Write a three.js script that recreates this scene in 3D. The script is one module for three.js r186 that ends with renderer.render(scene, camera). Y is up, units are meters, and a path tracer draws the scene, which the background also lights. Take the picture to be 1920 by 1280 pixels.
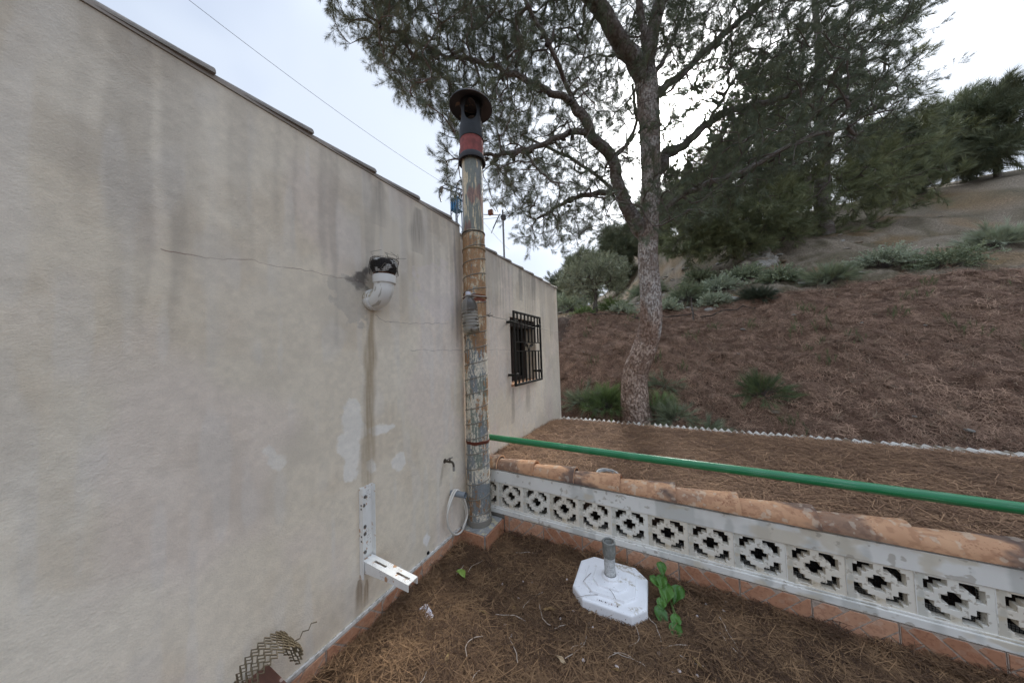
import * as THREE from 'three';
import { mergeGeometries } from 'three/addons/utils/BufferGeometryUtils.js';
import { RoundedBoxGeometry } from 'three/addons/geometries/RoundedBoxGeometry.js';
import { Brush, Evaluator, SUBTRACTION } from 'three-bvh-csg';

// ------------------------------------------------------------------ camera, sky, sun, exposure
const scene = new THREE.Scene();
const V = (x, y, z) => new THREE.Vector3(x, y, z);
const rad = THREE.MathUtils.degToRad;
const FOCAL = 533;                                        // in pixels of the 1920 x 1280 photograph
const camera = new THREE.PerspectiveCamera(2 * Math.atan(640 / FOCAL) * 180 / Math.PI, 1920 / 1280, 0.05, 400);
camera.position.set(1.53, 1.55, 0);
{
  const yaw = rad(27.9), pit = rad(2.36);
  camera.lookAt(camera.position.clone().add(V(-Math.sin(yaw) * Math.cos(pit), Math.sin(pit), -Math.cos(yaw) * Math.cos(pit))));
  camera.rotateZ(rad(-1.87));
  camera.updateMatrixWorld(true);
}
const CR = V(), CU = V(), CB = V();
camera.matrixWorld.extractBasis(CR, CU, CB);
const ray = (px, py) => CB.clone().negate().addScaledVector(CR, (px - 960) / FOCAL).addScaledVector(CU, -(py - 640) / FOCAL);
const at = (px, py, d) => camera.position.clone().addScaledVector(ray(px, py), d);           // point at depth d
const on = (px, py, axis, val) => { const d = ray(px, py); return camera.position.clone().addScaledVector(d, (val - camera.position[axis]) / d[axis]); };

const sunDir = ray(1286, 236).normalize();
const EXPOSURE = 2.7;
{
  const W = 1024, H = 512, data = new Float32Array(W * H * 4);
  for (let j = 0; j < H; j++) for (let i = 0; i < W; i++) {
    const th = ((j + .5) / H - .5) * Math.PI, ph = ((i + .5) / W - .5) * 2 * Math.PI;
    const d = V(Math.cos(ph) * Math.cos(th), Math.sin(th), Math.sin(ph) * Math.cos(th));
    const ang = Math.acos(Math.min(1, d.dot(sunDir))) * 180 / Math.PI;
    const up = Math.max(0, d.y), k = 4 * (j * W + i);
    const q = V(d.x / (Math.abs(d.y) + .25), d.z / (Math.abs(d.y) + .25), 0);
    const cl = fbm(q.x * 1.3 + 11, q.y * 1.3 + 5, 5) * .7 + fbm(q.x * 3.1 + 31, q.y * 4.3 + 2, 4) * .3;
    const hz = Math.exp(-up * 5);
    let r = .19, g = .228, b = .30;
    const c = THREE.MathUtils.smoothstep(cl, .38, .66);
    r += (.285 - r) * c * .8; g += (.318 - g) * c * .8; b += (.372 - b) * c * .8;
    r += (.44 - r) * hz * .6; g += (.465 - g) * hz * .6; b += (.495 - b) * hz * .6;
    const zenBoost = 1 + 1.6 * THREE.MathUtils.smoothstep(up, .70, 1.0); r *= zenBoost; g *= zenBoost; b *= zenBoost;   // overcast zenith rise, boosted out of view as added light for wall and ground
    const glow = 30.0 * Math.exp(-ang * ang / (2 * 3.2 * 3.2)) + 9.0 * Math.exp(-ang / 5) + .36 * Math.exp(-ang / 20);
    r += glow * .99; g += glow * .985; b += glow * .97;
    if (d.y < 0) { const t = Math.min(1, -d.y * 6); r += (.2 - r) * t; g += (.18 - g) * t; b += (.15 - b) * t; }
    data[k] = r; data[k + 1] = g; data[k + 2] = b; data[k + 3] = 1;
  }
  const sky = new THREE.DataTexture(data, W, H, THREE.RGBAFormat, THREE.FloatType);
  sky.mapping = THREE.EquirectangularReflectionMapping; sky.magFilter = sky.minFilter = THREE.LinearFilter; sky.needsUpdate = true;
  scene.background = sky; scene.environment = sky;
}
const sun = new THREE.DirectionalLight(new THREE.Color(1, .965, .91), 1.5);
sun.position.copy(sunDir).multiplyScalar(40); sun.castShadow = true; sun.shadow.radius = 22;
sun.shadow.mapSize.set(2048, 2048);
Object.assign(sun.shadow.camera, { left: -14, right: 14, top: 14, bottom: -14, near: 1, far: 90 });
scene.add(sun, sun.target);
const renderer = new THREE.WebGLRenderer();
renderer.toneMapping = THREE.LinearToneMapping; renderer.toneMappingExposure = EXPOSURE; renderer.shadowMap.enabled = true;

// ------------------------------------------------------------------ helpers
function hash(x, y, s = 0) { let h = Math.imul(x | 0, 374761393) ^ Math.imul(y | 0, 668265263) ^ Math.imul(s | 0, 2147483647 ^ 0x27d4eb2d); h = Math.imul(h ^ (h >>> 13), 1274126177); h ^= h >>> 16; return (h >>> 0) / 4294967296; }
function noise(x, y, s = 0) { const i = Math.floor(x), j = Math.floor(y), f = x - i, g = y - j, u = f * f * (3 - 2 * f), v = g * g * (3 - 2 * g); const a = hash(i, j, s), b = hash(i + 1, j, s), c = hash(i, j + 1, s), d = hash(i + 1, j + 1, s); return a + (b - a) * u + (c - a) * v + (a - b - c + d) * u * v; }
function fbm(x, y, o = 4, s = 0) { let a = .5, t = 0, n = 0; for (let k = 0; k < o; k++) { t += a * noise(x, y, s + k * 17); n += a; a *= .5; x = x * 2.03 + 7.1; y = y * 2.03 + 3.7; } return t / n; }
function cells(x, y, s = 0) { let a = 9, b = 9; const i = Math.floor(x), j = Math.floor(y); for (let m = -1; m < 2; m++) for (let n = -1; n < 2; n++) { const dx = i + m + hash(i + m, j + n, s) - x, dy = j + n + hash(i + m, j + n, s + 9) - y, d = Math.sqrt(dx * dx + dy * dy); if (d < a) { b = a; a = d; } else if (d < b) b = d; } return [a, b]; }
const ss = THREE.MathUtils.smoothstep, clamp = THREE.MathUtils.clamp;
function rng(seed) { let a = seed >>> 0; return () => { a = (a + 0x6D2B79F5) >>> 0; let t = a; t = Math.imul(t ^ (t >>> 15), t | 1); t ^= t + Math.imul(t ^ (t >>> 7), t | 61); return ((t ^ (t >>> 14)) >>> 0) / 4294967296; }; }
const mixc = (a, b, t) => [a[0] + (b[0] - a[0]) * t, a[1] + (b[1] - a[1]) * t, a[2] + (b[2] - a[2]) * t];
function makeTex(w, h, fn, srgb = true, wrap = true) {    // fn(u, v) -> [r, g, b] 0..255 (v up)
  const d = new Uint8Array(w * h * 4);
  for (let j = 0; j < h; j++) for (let i = 0; i < w; i++) { const c = fn((i + .5) / w, (j + .5) / h, i, j), k = 4 * (j * w + i); if (typeof c === 'number') { d[k] = d[k + 1] = d[k + 2] = clamp(c, 0, 255); } else { d[k] = clamp(c[0], 0, 255); d[k + 1] = clamp(c[1], 0, 255); d[k + 2] = clamp(c[2], 0, 255); } d[k + 3] = 255; }
  const t = new THREE.DataTexture(d, w, h); t.magFilter = THREE.LinearFilter; t.minFilter = THREE.LinearMipmapLinearFilter; t.generateMipmaps = true;
  if (srgb) t.colorSpace = THREE.SRGBColorSpace; if (wrap) t.wrapS = t.wrapT = THREE.RepeatWrapping; t.needsUpdate = true; return t;
}
const rep = (t, x, y) => { const c = t.clone(); c.repeat.set(x, y); c.needsUpdate = true; return c; };
const std = (o) => new THREE.MeshStandardMaterial({ roughness: .85, side: THREE.DoubleSide, ...o });
const hex = (c) => new THREE.Color(c);
const names = {};
function numbered(n) { names[n] = (names[n] ?? -1) + 1; return names[n] ? `${n}_${String(names[n]).padStart(3, '0')}` : n; }
function setShadow(o) { o.traverse(m => { if (m.isMesh) { m.castShadow = m.receiveShadow = true; } }); return o; }
function thing(name, label, category, group, pos) { const g = new THREE.Group(); g.name = numbered(name); g.userData = { label, category }; if (group) g.userData.group = group; if (pos) g.position.copy(pos); scene.add(g); return g; }
function tag(o, label, category, group) { o.userData.label = label; o.userData.category = category; if (group) o.userData.group = group; return o; }
function mesh(name, geo, mat, parent, top) { const g = Array.isArray(geo) ? merge(geo) : geo; const m = new THREE.Mesh(g, mat); m.name = parent === scene ? numbered(name) : name; m.castShadow = m.receiveShadow = true; (parent ?? scene).add(m); return m; }
function structure(o) { o.userData.kind = 'structure'; return o; }
function merge(list) { return mergeGeometries(list.map(g => { const n = g.index ? g.toNonIndexed() : g; for (const k of Object.keys(n.attributes)) if (!['position', 'normal', 'uv'].includes(k)) n.deleteAttribute(k); if (!n.attributes.uv) n.setAttribute('uv', new THREE.BufferAttribute(new Float32Array(n.attributes.position.count * 2), 2)); return n; }), false); }
const box = (x0, x1, y0, y1, z0, z1, r = 0) => { const sx = x1 - x0, sy = y1 - y0, sz = z1 - z0; const g = r ? new RoundedBoxGeometry(sx, sy, sz, 2, Math.min(r, sx / 2.05, sy / 2.05, sz / 2.05)) : new THREE.BoxGeometry(sx, sy, sz); g.translate((x0 + x1) / 2, (y0 + y1) / 2, (z0 + z1) / 2); return g; };
function metreUV(g, scale = 1) {                            // box-projected uv in metres
  if (g.index) g = g.toNonIndexed(); const p = g.attributes.position, uv = new Float32Array(p.count * 2), A = V(), B = V(), C = V();
  for (let i = 0; i < p.count; i++) { if (i % 3 === 0) { A.fromBufferAttribute(p, i); B.fromBufferAttribute(p, i + 1).sub(A); C.fromBufferAttribute(p, i + 2).sub(A); B.cross(C); } const ax = Math.abs(B.x), ay = Math.abs(B.y), az = Math.abs(B.z); let u, v; if (ax >= ay && ax >= az) { u = p.getZ(i); v = p.getY(i); } else if (ay >= az) { u = p.getX(i); v = p.getZ(i); } else { u = p.getX(i); v = p.getY(i); } uv[2 * i] = u * scale; uv[2 * i + 1] = v * scale; }
  g.setAttribute('uv', new THREE.BufferAttribute(uv, 2)); return g;
}
class Tubes {                                              // many tapered tubes in one geometry
  constructor() { this.p = []; this.n = []; this.u = []; this.i = []; }
  add(pts, radii, sides = 6, cap = true, radial) {
    const N = pts.length; if (N < 2) return this; let nrm = null; const base = this.p.length / 3; let len = 0;
    for (let k = 0; k < N; k++) {
      const t = pts[Math.min(k + 1, N - 1)].clone().sub(pts[Math.max(k - 1, 0)]).normalize();
      if (!nrm) { nrm = Math.abs(t.y) < .9 ? V(0, 1, 0) : V(1, 0, 0); }
      nrm = nrm.clone().addScaledVector(t, -nrm.dot(t)).normalize(); const bn = t.clone().cross(nrm);
      if (k) len += pts[k].distanceTo(pts[k - 1]);
      const r0 = Array.isArray(radii) ? radii[k] : radii;
      for (let s = 0; s <= sides; s++) {
        const a = s / sides * Math.PI * 2, d = nrm.clone().multiplyScalar(Math.cos(a)).addScaledVector(bn, Math.sin(a)); const r = radial ? r0 * radial(a, len, k) : r0;
        this.p.push(pts[k].x + d.x * r, pts[k].y + d.y * r, pts[k].z + d.z * r); this.n.push(d.x, d.y, d.z); this.u.push(s / sides, len);
      }
    }
    const w = sides + 1;
    for (let k = 0; k < N - 1; k++) for (let s = 0; s < sides; s++) { const a = base + k * w + s, b = a + w; this.i.push(a, a + 1, b, b, a + 1, b + 1); }
    if (cap) for (const [k, f] of [[0, 0], [N - 1, 1]]) { const c = this.p.length / 3; this.p.push(pts[k].x, pts[k].y, pts[k].z); this.n.push(0, f ? 1 : -1, 0); this.u.push(.5, f ? len : 0); for (let s = 0; s < sides; s++) { const a = base + k * w + s; f ? this.i.push(a, a + 1, c) : this.i.push(a + 1, a, c); } }
    return this;
  }
  geo(smooth = false) { const g = new THREE.BufferGeometry(); g.setAttribute('position', new THREE.Float32BufferAttribute(this.p, 3)); g.setAttribute('normal', new THREE.Float32BufferAttribute(this.n, 3)); g.setAttribute('uv', new THREE.Float32BufferAttribute(this.u, 2)); g.setIndex(this.i); if (smooth) g.computeVertexNormals(); return g; }
}
const tube = (pts, r, sides = 8) => new Tubes().add(pts, r, sides).geo();
const curve = (pts, n = 24) => new THREE.CatmullRomCurve3(pts).getPoints(n);
const lathe = (prof, seg = 32) => new THREE.LatheGeometry(prof.map(([r, y]) => new THREE.Vector2(r, y)), seg);

// ------------------------------------------------------------------ shared textures
const stuccoBump = makeTex(512, 512, (u, v) => { const x = u * 64, y = v * 64; const w = (a, b, s, k) => { const m = k; const i0 = noise(a, b, s), i1 = noise(a - m, b, s), i2 = noise(a, b - m, s), i3 = noise(a - m, b - m, s); const fu = u, fv = v; return (i0 * (1 - fu) + i1 * fu) * (1 - fv) + (i2 * (1 - fu) + i3 * fu) * fv; }; return 255 * (.42 * w(x, y, 1, 64) + .5 * w(x * 2, y * 2, 2, 128) + .16 * w(x / 4, y / 4, 3, 16) + .25 * hash(Math.floor(u * 512), Math.floor(v * 512), 5)) / 1.33; }, false);
const grain = makeTex(512, 512, (u, v, i, j) => { const a = fbm(u * 24, v * 24, 5, 40) - .5, b = hash(i, j, 77) - .5; return 200 + a * 90 + b * 26; });

// ------------------------------------------------------------------ terrain
function groundY(x, z) {
  if (z > -4.72) return -.5;
  const e = ss(-z, 4.72, 5.0);
  const foot = -.5 + e * .62;                                // just below the roof edge
  let y = foot;
  const edge = 8.9 + .25 * Math.sin(x * .7) + .3 * (fbm(x * .8, 3, 3) - .5);
  const s1 = clamp((-z - 5.4) / (edge - 5.4), 0, 1);
  y += s1 * 2.46 + .12 * Math.sin(Math.PI * s1);
  const far = Math.max(0, -z - edge);
  const right = ss(x + .15 * far, .2, 4.5), left = ss(-x - .05 * far, .5, 9);
  const sl = (.2 + .28 * right) * (1 - left) + .03 * left;
  y += sl * Math.min(far, 14) + Math.max(0, Math.min(far, 60) - 14) * (.34 * (1 - left) - .05 * left);
  const n = fbm(x * .9, z * .9, 4, 5) - .5, n2 = fbm(x * 4.5, z * 4.5, 3, 8) - .5, n3 = fbm(x * 14, z * 14, 2, 12) - .5;
  const k = ss(-z, 5.0, 5.6);
  y += k * (n * .30 + n2 * .19 + n3 * .08) * (far > 0 ? Math.min(3, 1 + far * .05) : 1);
  return y;
}
function graded(a, b, fa, fb, step, grow) { const out = []; for (let v = fa; v <= fb + 1e-6; v += step) out.push(v); let s = step; let v = fb; while (v < b) { s *= grow; v += s; out.push(Math.min(v, b)); } s = step; v = fa; while (v > a) { s *= grow; v -= s; out.unshift(Math.max(v, a)); } return out; }
function sheet(xs, zs, fy, uvScale, colour) {
  const nx = xs.length, nz = zs.length, p = new Float32Array(nx * nz * 3), uv = new Float32Array(nx * nz * 2), c = colour ? new Float32Array(nx * nz * 3) : null, idx = [];
  for (let j = 0; j < nz; j++) for (let i = 0; i < nx; i++) { const k = j * nx + i, y = fy(xs[i], zs[j]); p.set([xs[i], y, zs[j]], k * 3); uv.set([xs[i] * uvScale, (zs[j] + y * .5) * uvScale], k * 2); if (c) c.set(colour(xs[i], zs[j], y), k * 3); }
  for (let j = 0; j < nz - 1; j++) for (let i = 0; i < nx - 1; i++) { const a = j * nx + i, b = a + nx; idx.push(a, b, a + 1, b, b + 1, a + 1); }
  const g = new THREE.BufferGeometry(); g.setAttribute('position', new THREE.BufferAttribute(p, 3)); g.setAttribute('uv', new THREE.BufferAttribute(uv, 2)); if (c) g.setAttribute('color', new THREE.BufferAttribute(c, 3)); g.setIndex(idx); g.computeVertexNormals(); return g;
}
const soilTex = makeTex(1024, 1024, (u, v, i, j) => { const a = fbm(u * 40, v * 40, 4, 21), b = noise(u * 180 + 12 * noise(u * 20, v * 20, 3), v * 60, 5), c = hash(i, j, 4); const t = .45 * a + .35 * b + .2 * c; return [255 * (.35 + .75 * t), 255 * (.33 + .75 * t), 255 * (.30 + .76 * t)]; });
{
  const xs = graded(-70, 90, -1.5, 7.5, .07, 1.13), zs = graded(-120, 40, -9.6, -4.66, .06, 1.13);
  const g = sheet(xs, zs, groundY, .5, (x, z, y) => {
    const edge = 8.9 + .25 * Math.sin(x * .7) + .5 * (fbm(x * 2.4, z * 2.4, 3, 6) - .5);
    const t = ss(-z, edge - .1, edge + .35), m = fbm(x * 1.7, z * 1.7, 4, 9), m2 = fbm(x * 6, z * 6, 3, 14);
    let c = mixc([.165, .088, .054], [.29, .18, .118], m2); c = mixc(c, [.10, .068, .048], .7 * ss(fbm(x * 1.1 + 7, z * 1.6, 4, 33), .52, .64));
    const upper = mixc(mixc([.36, .285, .20], [.52, .45, .35], m2), [.24, .20, .12], ss(m, .48, .62));
    const ochre = [.42, .27, .12];
    c = mixc(c, mixc(upper, ochre, .6 * ss(fbm(x * .9 + 4, z * 1.3, 3, 31), .56, .68)), t);
    return c;
  });
  structure(mesh('hillside', g, std({ color: 0xffffff, vertexColors: true, map: rep(soilTex, 2, 2), bumpMap: rep(soilTex, 2, 2), bumpScale: .012, roughness: 1 }), scene));
}
// the patio in front of the low wall
const patioY = (x, z) => { const n = fbm(x * 2.2, z * 2.2, 4, 50) - .5, n2 = fbm(x * 9, z * 9, 3, 51) - .5; return .004 + .055 * n + .022 * n2 + .012 * Math.exp(-Math.max(0, x) * 9); };
{
  const xs = graded(-.015, 12, -.015, 4.2, .035, 1.2), zs = graded(-2.2, 10, -2.2, .5, .035, 1.2);
  structure(mesh('patio_ground', sheet(xs, zs, patioY, .6, (x, z) => mixc([.085, .045, .024], [.13, .074, .04], fbm(x * 7, z * 7, 3, 55))), std({ vertexColors: true, map: rep(soilTex, 2, 2), bumpMap: rep(soilTex, 2, 2), bumpScale: .008, roughness: 1 }), scene));
}
console.log('terrain done');
// ------------------------------------------------------------------ house
const WX = -.02, FX = -.11, ZC = -2.0;                      // near wall face, recessed far wall face, where one ends
const ZNEAR = 1.6, WTOP = 2.69;
const CORNER = on(1048, 660, 'x', FX).z;
// stains are painted where the photograph shows them, in wall coordinates (z, y)
const wp = (px, py, x = WX) => { const p = on(px, py, 'x', x); return [p.z, p.y]; };
function segDist(p, a, b) { const dx = b[0] - a[0], dy = b[1] - a[1], t = clamp(((p[0] - a[0]) * dx + (p[1] - a[1]) * dy) / (dx * dx + dy * dy + 1e-9), 0, 1); const ex = p[0] - a[0] - t * dx, ey = p[1] - a[1] - t * dy; return Math.sqrt(ex * ex + ey * ey); }
function polyDist(p, poly) { let inside = false, d = 9; for (let i = 0, j = poly.length - 1; i < poly.length; j = i++) { const a = poly[i], b = poly[j]; if ((a[1] > p[1]) !== (b[1] > p[1]) && p[0] < (b[0] - a[0]) * (p[1] - a[1]) / (b[1] - a[1]) + a[0]) inside = !inside; d = Math.min(d, segDist(p, a, b)); } return inside ? d : -d; }
const bound = (pts, m) => [Math.min(...pts.map(p => p[0])) - m, Math.max(...pts.map(p => p[0])) + m, Math.min(...pts.map(p => p[1])) - m, Math.max(...pts.map(p => p[1])) + m];
function wallPaint(marks, cracks, drips, seed, top) {
  for (const m of marks) m.b = bound(m.poly, .08); for (const c of cracks) c.b = bound(c.pts, .03); for (const d of drips) d.b = [Math.min(d.a[0], d.e[0]) - .25, Math.max(d.a[0], d.e[0]) + .25, d.e[1] - .1, d.a[1] + .1];
  return (z, y) => {
    const big = fbm(z * 1.1 + 3, y * 1.1, 4, seed), mid = fbm(z * 4.2, y * 4.2, 4, seed + 1), fine = fbm(z * 42, y * 42, 3, seed + 2), spk = hash(Math.floor(z * 780), Math.floor(y * 780), seed);
    let c = mixc([226, 213, 191], [239, 228, 208], ss(big, .3, .7)); c = mixc(c, [214, 198, 174], .5 * ss(mid, .5, .72)); c = mixc(c, [227, 210, 199], .4 * ss(fbm(z * 2.3 + 9, y * 1.7, 3, seed + 5), .5, .68));
    // rain-washed grime: long vertical runs that start under the roof tiles, each with its own length
    const zz0 = z + .05 * (fbm(z * 7, y * 2.6, 4, seed + 13) - .5), run = noise(zz0 * 9, 0, seed + 3) * .5 + noise(zz0 * 31, 0, seed + 4) * .5, len = .2 + .95 * run * run + .45 * mid, dy = top - y;
    const grime = ss(len - dy, -.1, .5) * (.35 + .65 * ss(run, .3, .7)) * (.5 + .8 * mid); c = mixc(c, [150, 141, 130], clamp(.36 * grime, 0, .5));
    // blotches of mould higher up
    const mould = ss(fbm(z * 1.6 + 20, y * 2.2 + 7, 5, seed + 6) + .10 * ss(y, 1.2, 2.3), .56, .70); c = mixc(c, [186, 176, 161], .34 * mould * (.3 + 1.2 * fine));
    const scrub = ss(noise(z * 26, y * 3.1, seed + 8) * .6 + mid * .5, .62, .78); c = mixc(c, [226, 220, 211], .3 * scrub);
    for (const m of marks) if (z > m.b[0] && z < m.b[1] && y > m.b[2] && y < m.b[3]) { const d = polyDist([z, y], m.poly) + (fbm(z * 22, y * 22, 4, seed + 9) - .5) * (m.rough ?? .045); c = mixc(c, m.c, m.a * ss(d, -.004, m.soft ?? .012) * (.75 + .45 * mid)); }
    for (const d of drips) if (z > d.b[0] && z < d.b[1] && y > d.b[2] && y < d.b[3]) { const t = (d.a[1] - y) / (d.a[1] - d.e[1]); if (t > -.03 && t < 1.05) { const zc = d.a[0] + (d.e[0] - d.a[0]) * t + .012 * (noise(y * 5, 1, seed) - .5), w = d.w * (.6 + .7 * ss(t, 0, .3)) * (.75 + .5 * noise(y * 9, 2, seed)); const k = ss(1 - Math.abs(z - zc) / w, 0, .7) * (.55 + .6 * noise(z * 110, y * 7, seed)) * (1 - .55 * ss(t, .55, 1.05)) * ss(t, -.03, .02); c = mixc(c, d.c, clamp(k * d.k, 0, .9)); } }
    for (const k of cracks) if (z > k.b[0] && z < k.b[1] && y > k.b[2] && y < k.b[3]) { const zz = z + .012 * (fbm(y * 30, z * 30, 3, 61) - .5), yy = y + .02 * (fbm(z * 24, y * 24, 3, 62) - .5); let d = 9; for (let i = 0; i + 1 < k.pts.length; i++) d = Math.min(d, segDist([zz, yy], k.pts[i], k.pts[i + 1])); c = mixc(c, k.c ?? [92, 82, 76], .5 * ss(-d, -.0026, -.0006) * (.5 + .8 * noise(z * 14, y * 14, 63))); }
    const f = 1 + (fine - .5) * .09 + (spk - .5) * .06; return [c[0] * f, c[1] * f, c[2] * f];
  };
}
const P2 = (list, x) => list.map(([a, b]) => wp(a, b, x));
const nearPaint = wallPaint([
  { poly: P2([[640, 765], [655, 748], [672, 752], [678, 790], [690, 800], [730, 793], [740, 798], [728, 812], [690, 818], [676, 830], [672, 890], [660, 905], [645, 905], [640, 860], [630, 850], [628, 835], [640, 810]]), c: [240, 234, 222], a: .85 },
  { poly: P2([[686, 865], [697, 857], [706, 868], [705, 882], [695, 889], [687, 880]]), c: [240, 235, 225], a: .9, rough: .02 },
  { poly: P2([[730, 868], [742, 848], [758, 845], [762, 868], [748, 885], [734, 880]]), c: [239, 233, 222], a: .8, rough: .03 },
  { poly: P2([[484, 845], [505, 825], [530, 850], [542, 865], [525, 885], [500, 870]]), c: [237, 231, 219], a: .7, rough: .06 },
  { poly: P2([[791, 1010], [801, 996], [808, 1006], [800, 1026], [793, 1020]]), c: [242, 237, 229], a: .95, rough: .02 },
  { poly: P2([[742, 1064], [752, 1055], [756, 1066], [748, 1080], [738, 1078]]), c: [240, 235, 226], a: .85, rough: .02 },
  { poly: P2([[648, 520], [670, 508], [690, 505], [694, 530], [694, 548], [668, 545]]), c: [96, 90, 84], a: .8, rough: .09, soft: .03 },
  { poly: P2([[780, 500], [830, 490], [856, 520], [850, 590], [820, 600], [780, 570]]), c: [222, 210, 203], a: .45, rough: .2 },
  { poly: P2([[610, 505], [650, 515], [690, 530], [688, 600], [660, 612], [625, 560]]), c: [172, 165, 155], a: .4, rough: .12 },
], [
  { pts: P2([[300, 470], [400, 482], [480, 489], [530, 500], [590, 510], [640, 522], [690, 530]]), c: [120, 96, 86] },
  { pts: P2([[703, 590], [722, 603], [750, 605], [790, 606], [840, 606]]), c: [126, 112, 104] },
  { pts: P2([[770, 656], [830, 656], [868, 657]]), c: [126, 114, 106] },
], [
  { a: wp(697, 584), e: wp(689, 960), w: .042, c: [146, 126, 98], k: .55 },
  { a: wp(672, 1088), e: wp(672, 1150), w: .03, c: [140, 120, 96], k: .6 },
  { a: wp(686, 1088), e: wp(684, 1135), w: .02, c: [140, 116, 90], k: .6 },
  { a: wp(832, 868), e: wp(826, 910), w: .02, c: [150, 134, 112], k: .4 },
  { a: wp(785, 392), e: wp(783, 470), w: .07, c: [128, 121, 113], k: .5 },
  { a: wp(712, 340), e: wp(712, 420), w: .06, c: [134, 127, 119], k: .35 },
  { a: wp(852, 430), e: wp(858, 640), w: .02, c: [150, 140, 134], k: .5 },
], 100, WTOP);
const LN = ZNEAR - ZC, HN = WTOP + .1;
const nearTex = makeTex(2048, 2048, (u, v) => nearPaint(ZNEAR - u * LN, -.1 + v * HN), true, false);
const farPaint = wallPaint([
  { poly: P2([[1020, 700], [1050, 640], [1053, 780], [1020, 800]], FX), c: [196, 186, 172], a: .3, rough: .2 },
  { poly: P2([[960, 760], [1000, 740], [1010, 790], [960, 810]], FX), c: [214, 205, 192], a: .4, rough: .2 },
], [{ pts: P2([[900, 657], [930, 655], [957, 656]], FX), c: [126, 114, 106] }], [
  { a: wp(975, 490, FX), e: wp(977, 560, FX), w: .06, c: [130, 124, 116], k: .55 },
  { a: wp(1000, 508, FX), e: wp(1001, 560, FX), w: .08, c: [132, 126, 118], k: .5 },
  { a: wp(962, 728, FX), e: wp(962, 790, FX), w: .05, c: [150, 138, 122], k: .5 },
  { a: wp(990, 722, FX), e: wp(990, 770, FX), w: .09, c: [150, 138, 122], k: .45 },
], 300, WTOP);
const LF = ZC - CORNER, farTex = makeTex(1024, 1024, (u, v) => farPaint(ZC - u * LF, -.5 + v * (WTOP + .5)), true, false);
console.log('wall textures done', CORNER);
const house = thing('house', 'long stuccoed house wall with grilled window and tiled top edge', 'house');
const bumpN = rep(stuccoBump, LN / .45, HN / .45), bumpF = rep(stuccoBump, 1 / .45, 1 / .45);
const nearWall = mesh('wall', box(-.30, WX, -.1, WTOP, ZC, ZNEAR), std({ map: nearTex, bumpMap: bumpN, bumpScale: .0016, roughness: .93 }), house);
// window opening in the recessed wall
const W0 = wp(957, 640, FX)[0], W1 = wp(1004, 640, FX)[0], WB = wp(957, 722, FX)[1], WT = wp(957, 594, FX)[1];
{
  const s = new THREE.Shape([new THREE.Vector2(0, -.5), new THREE.Vector2(LF, -.5), new THREE.Vector2(LF, WTOP - .015), new THREE.Vector2(0, WTOP - .015)]);
  s.holes.push(new THREE.Path([[ZC - W0, WB], [ZC - W0, WT], [ZC - W1, WT], [ZC - W1, WB]].map(a => new THREE.Vector2(...a))));
  const g = new THREE.ExtrudeGeometry(s, { depth: .3, bevelEnabled: false }); g.rotateY(Math.PI / 2); g.translate(FX - .3, 0, ZC);
  const uv = g.attributes.uv, p = g.attributes.position; for (let i = 0; i < p.count; i++) uv.setXY(i, (ZC - p.getZ(i)) / LF, (p.getY(i) + .5) / (WTOP + .5));
  const bf = stuccoBump.clone(); bf.repeat.set(LF / .45, (WTOP + .5) / .45);
  mesh('wall', g, std({ map: farTex, bumpMap: bf, bumpScale: .0018, roughness: .93 }), house);
  const plain = std({ color: hex('#b3aaa0'), bumpMap: bumpF, bumpScale: .002 });
  mesh('wall', metreUV(box(-7.0, FX - .301, -.5, WTOP - .02, CORNER, CORNER + .25)), plain, house);
  mesh('wall', metreUV(box(-7.25, -7.001, -.5, WTOP - .02, CORNER, ZNEAR)), plain, house);
  mesh('wall', metreUV(box(-7.0, -.301, -.5, WTOP - .02, ZNEAR - .25, ZNEAR - .01)), plain, house);
  mesh('roof', metreUV(box(-7.2, -.02 - .285, WTOP - .019, WTOP + .03, CORNER + .02, ZNEAR - .02)), std({ color: hex('#8f6a55') }), house);
}
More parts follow.
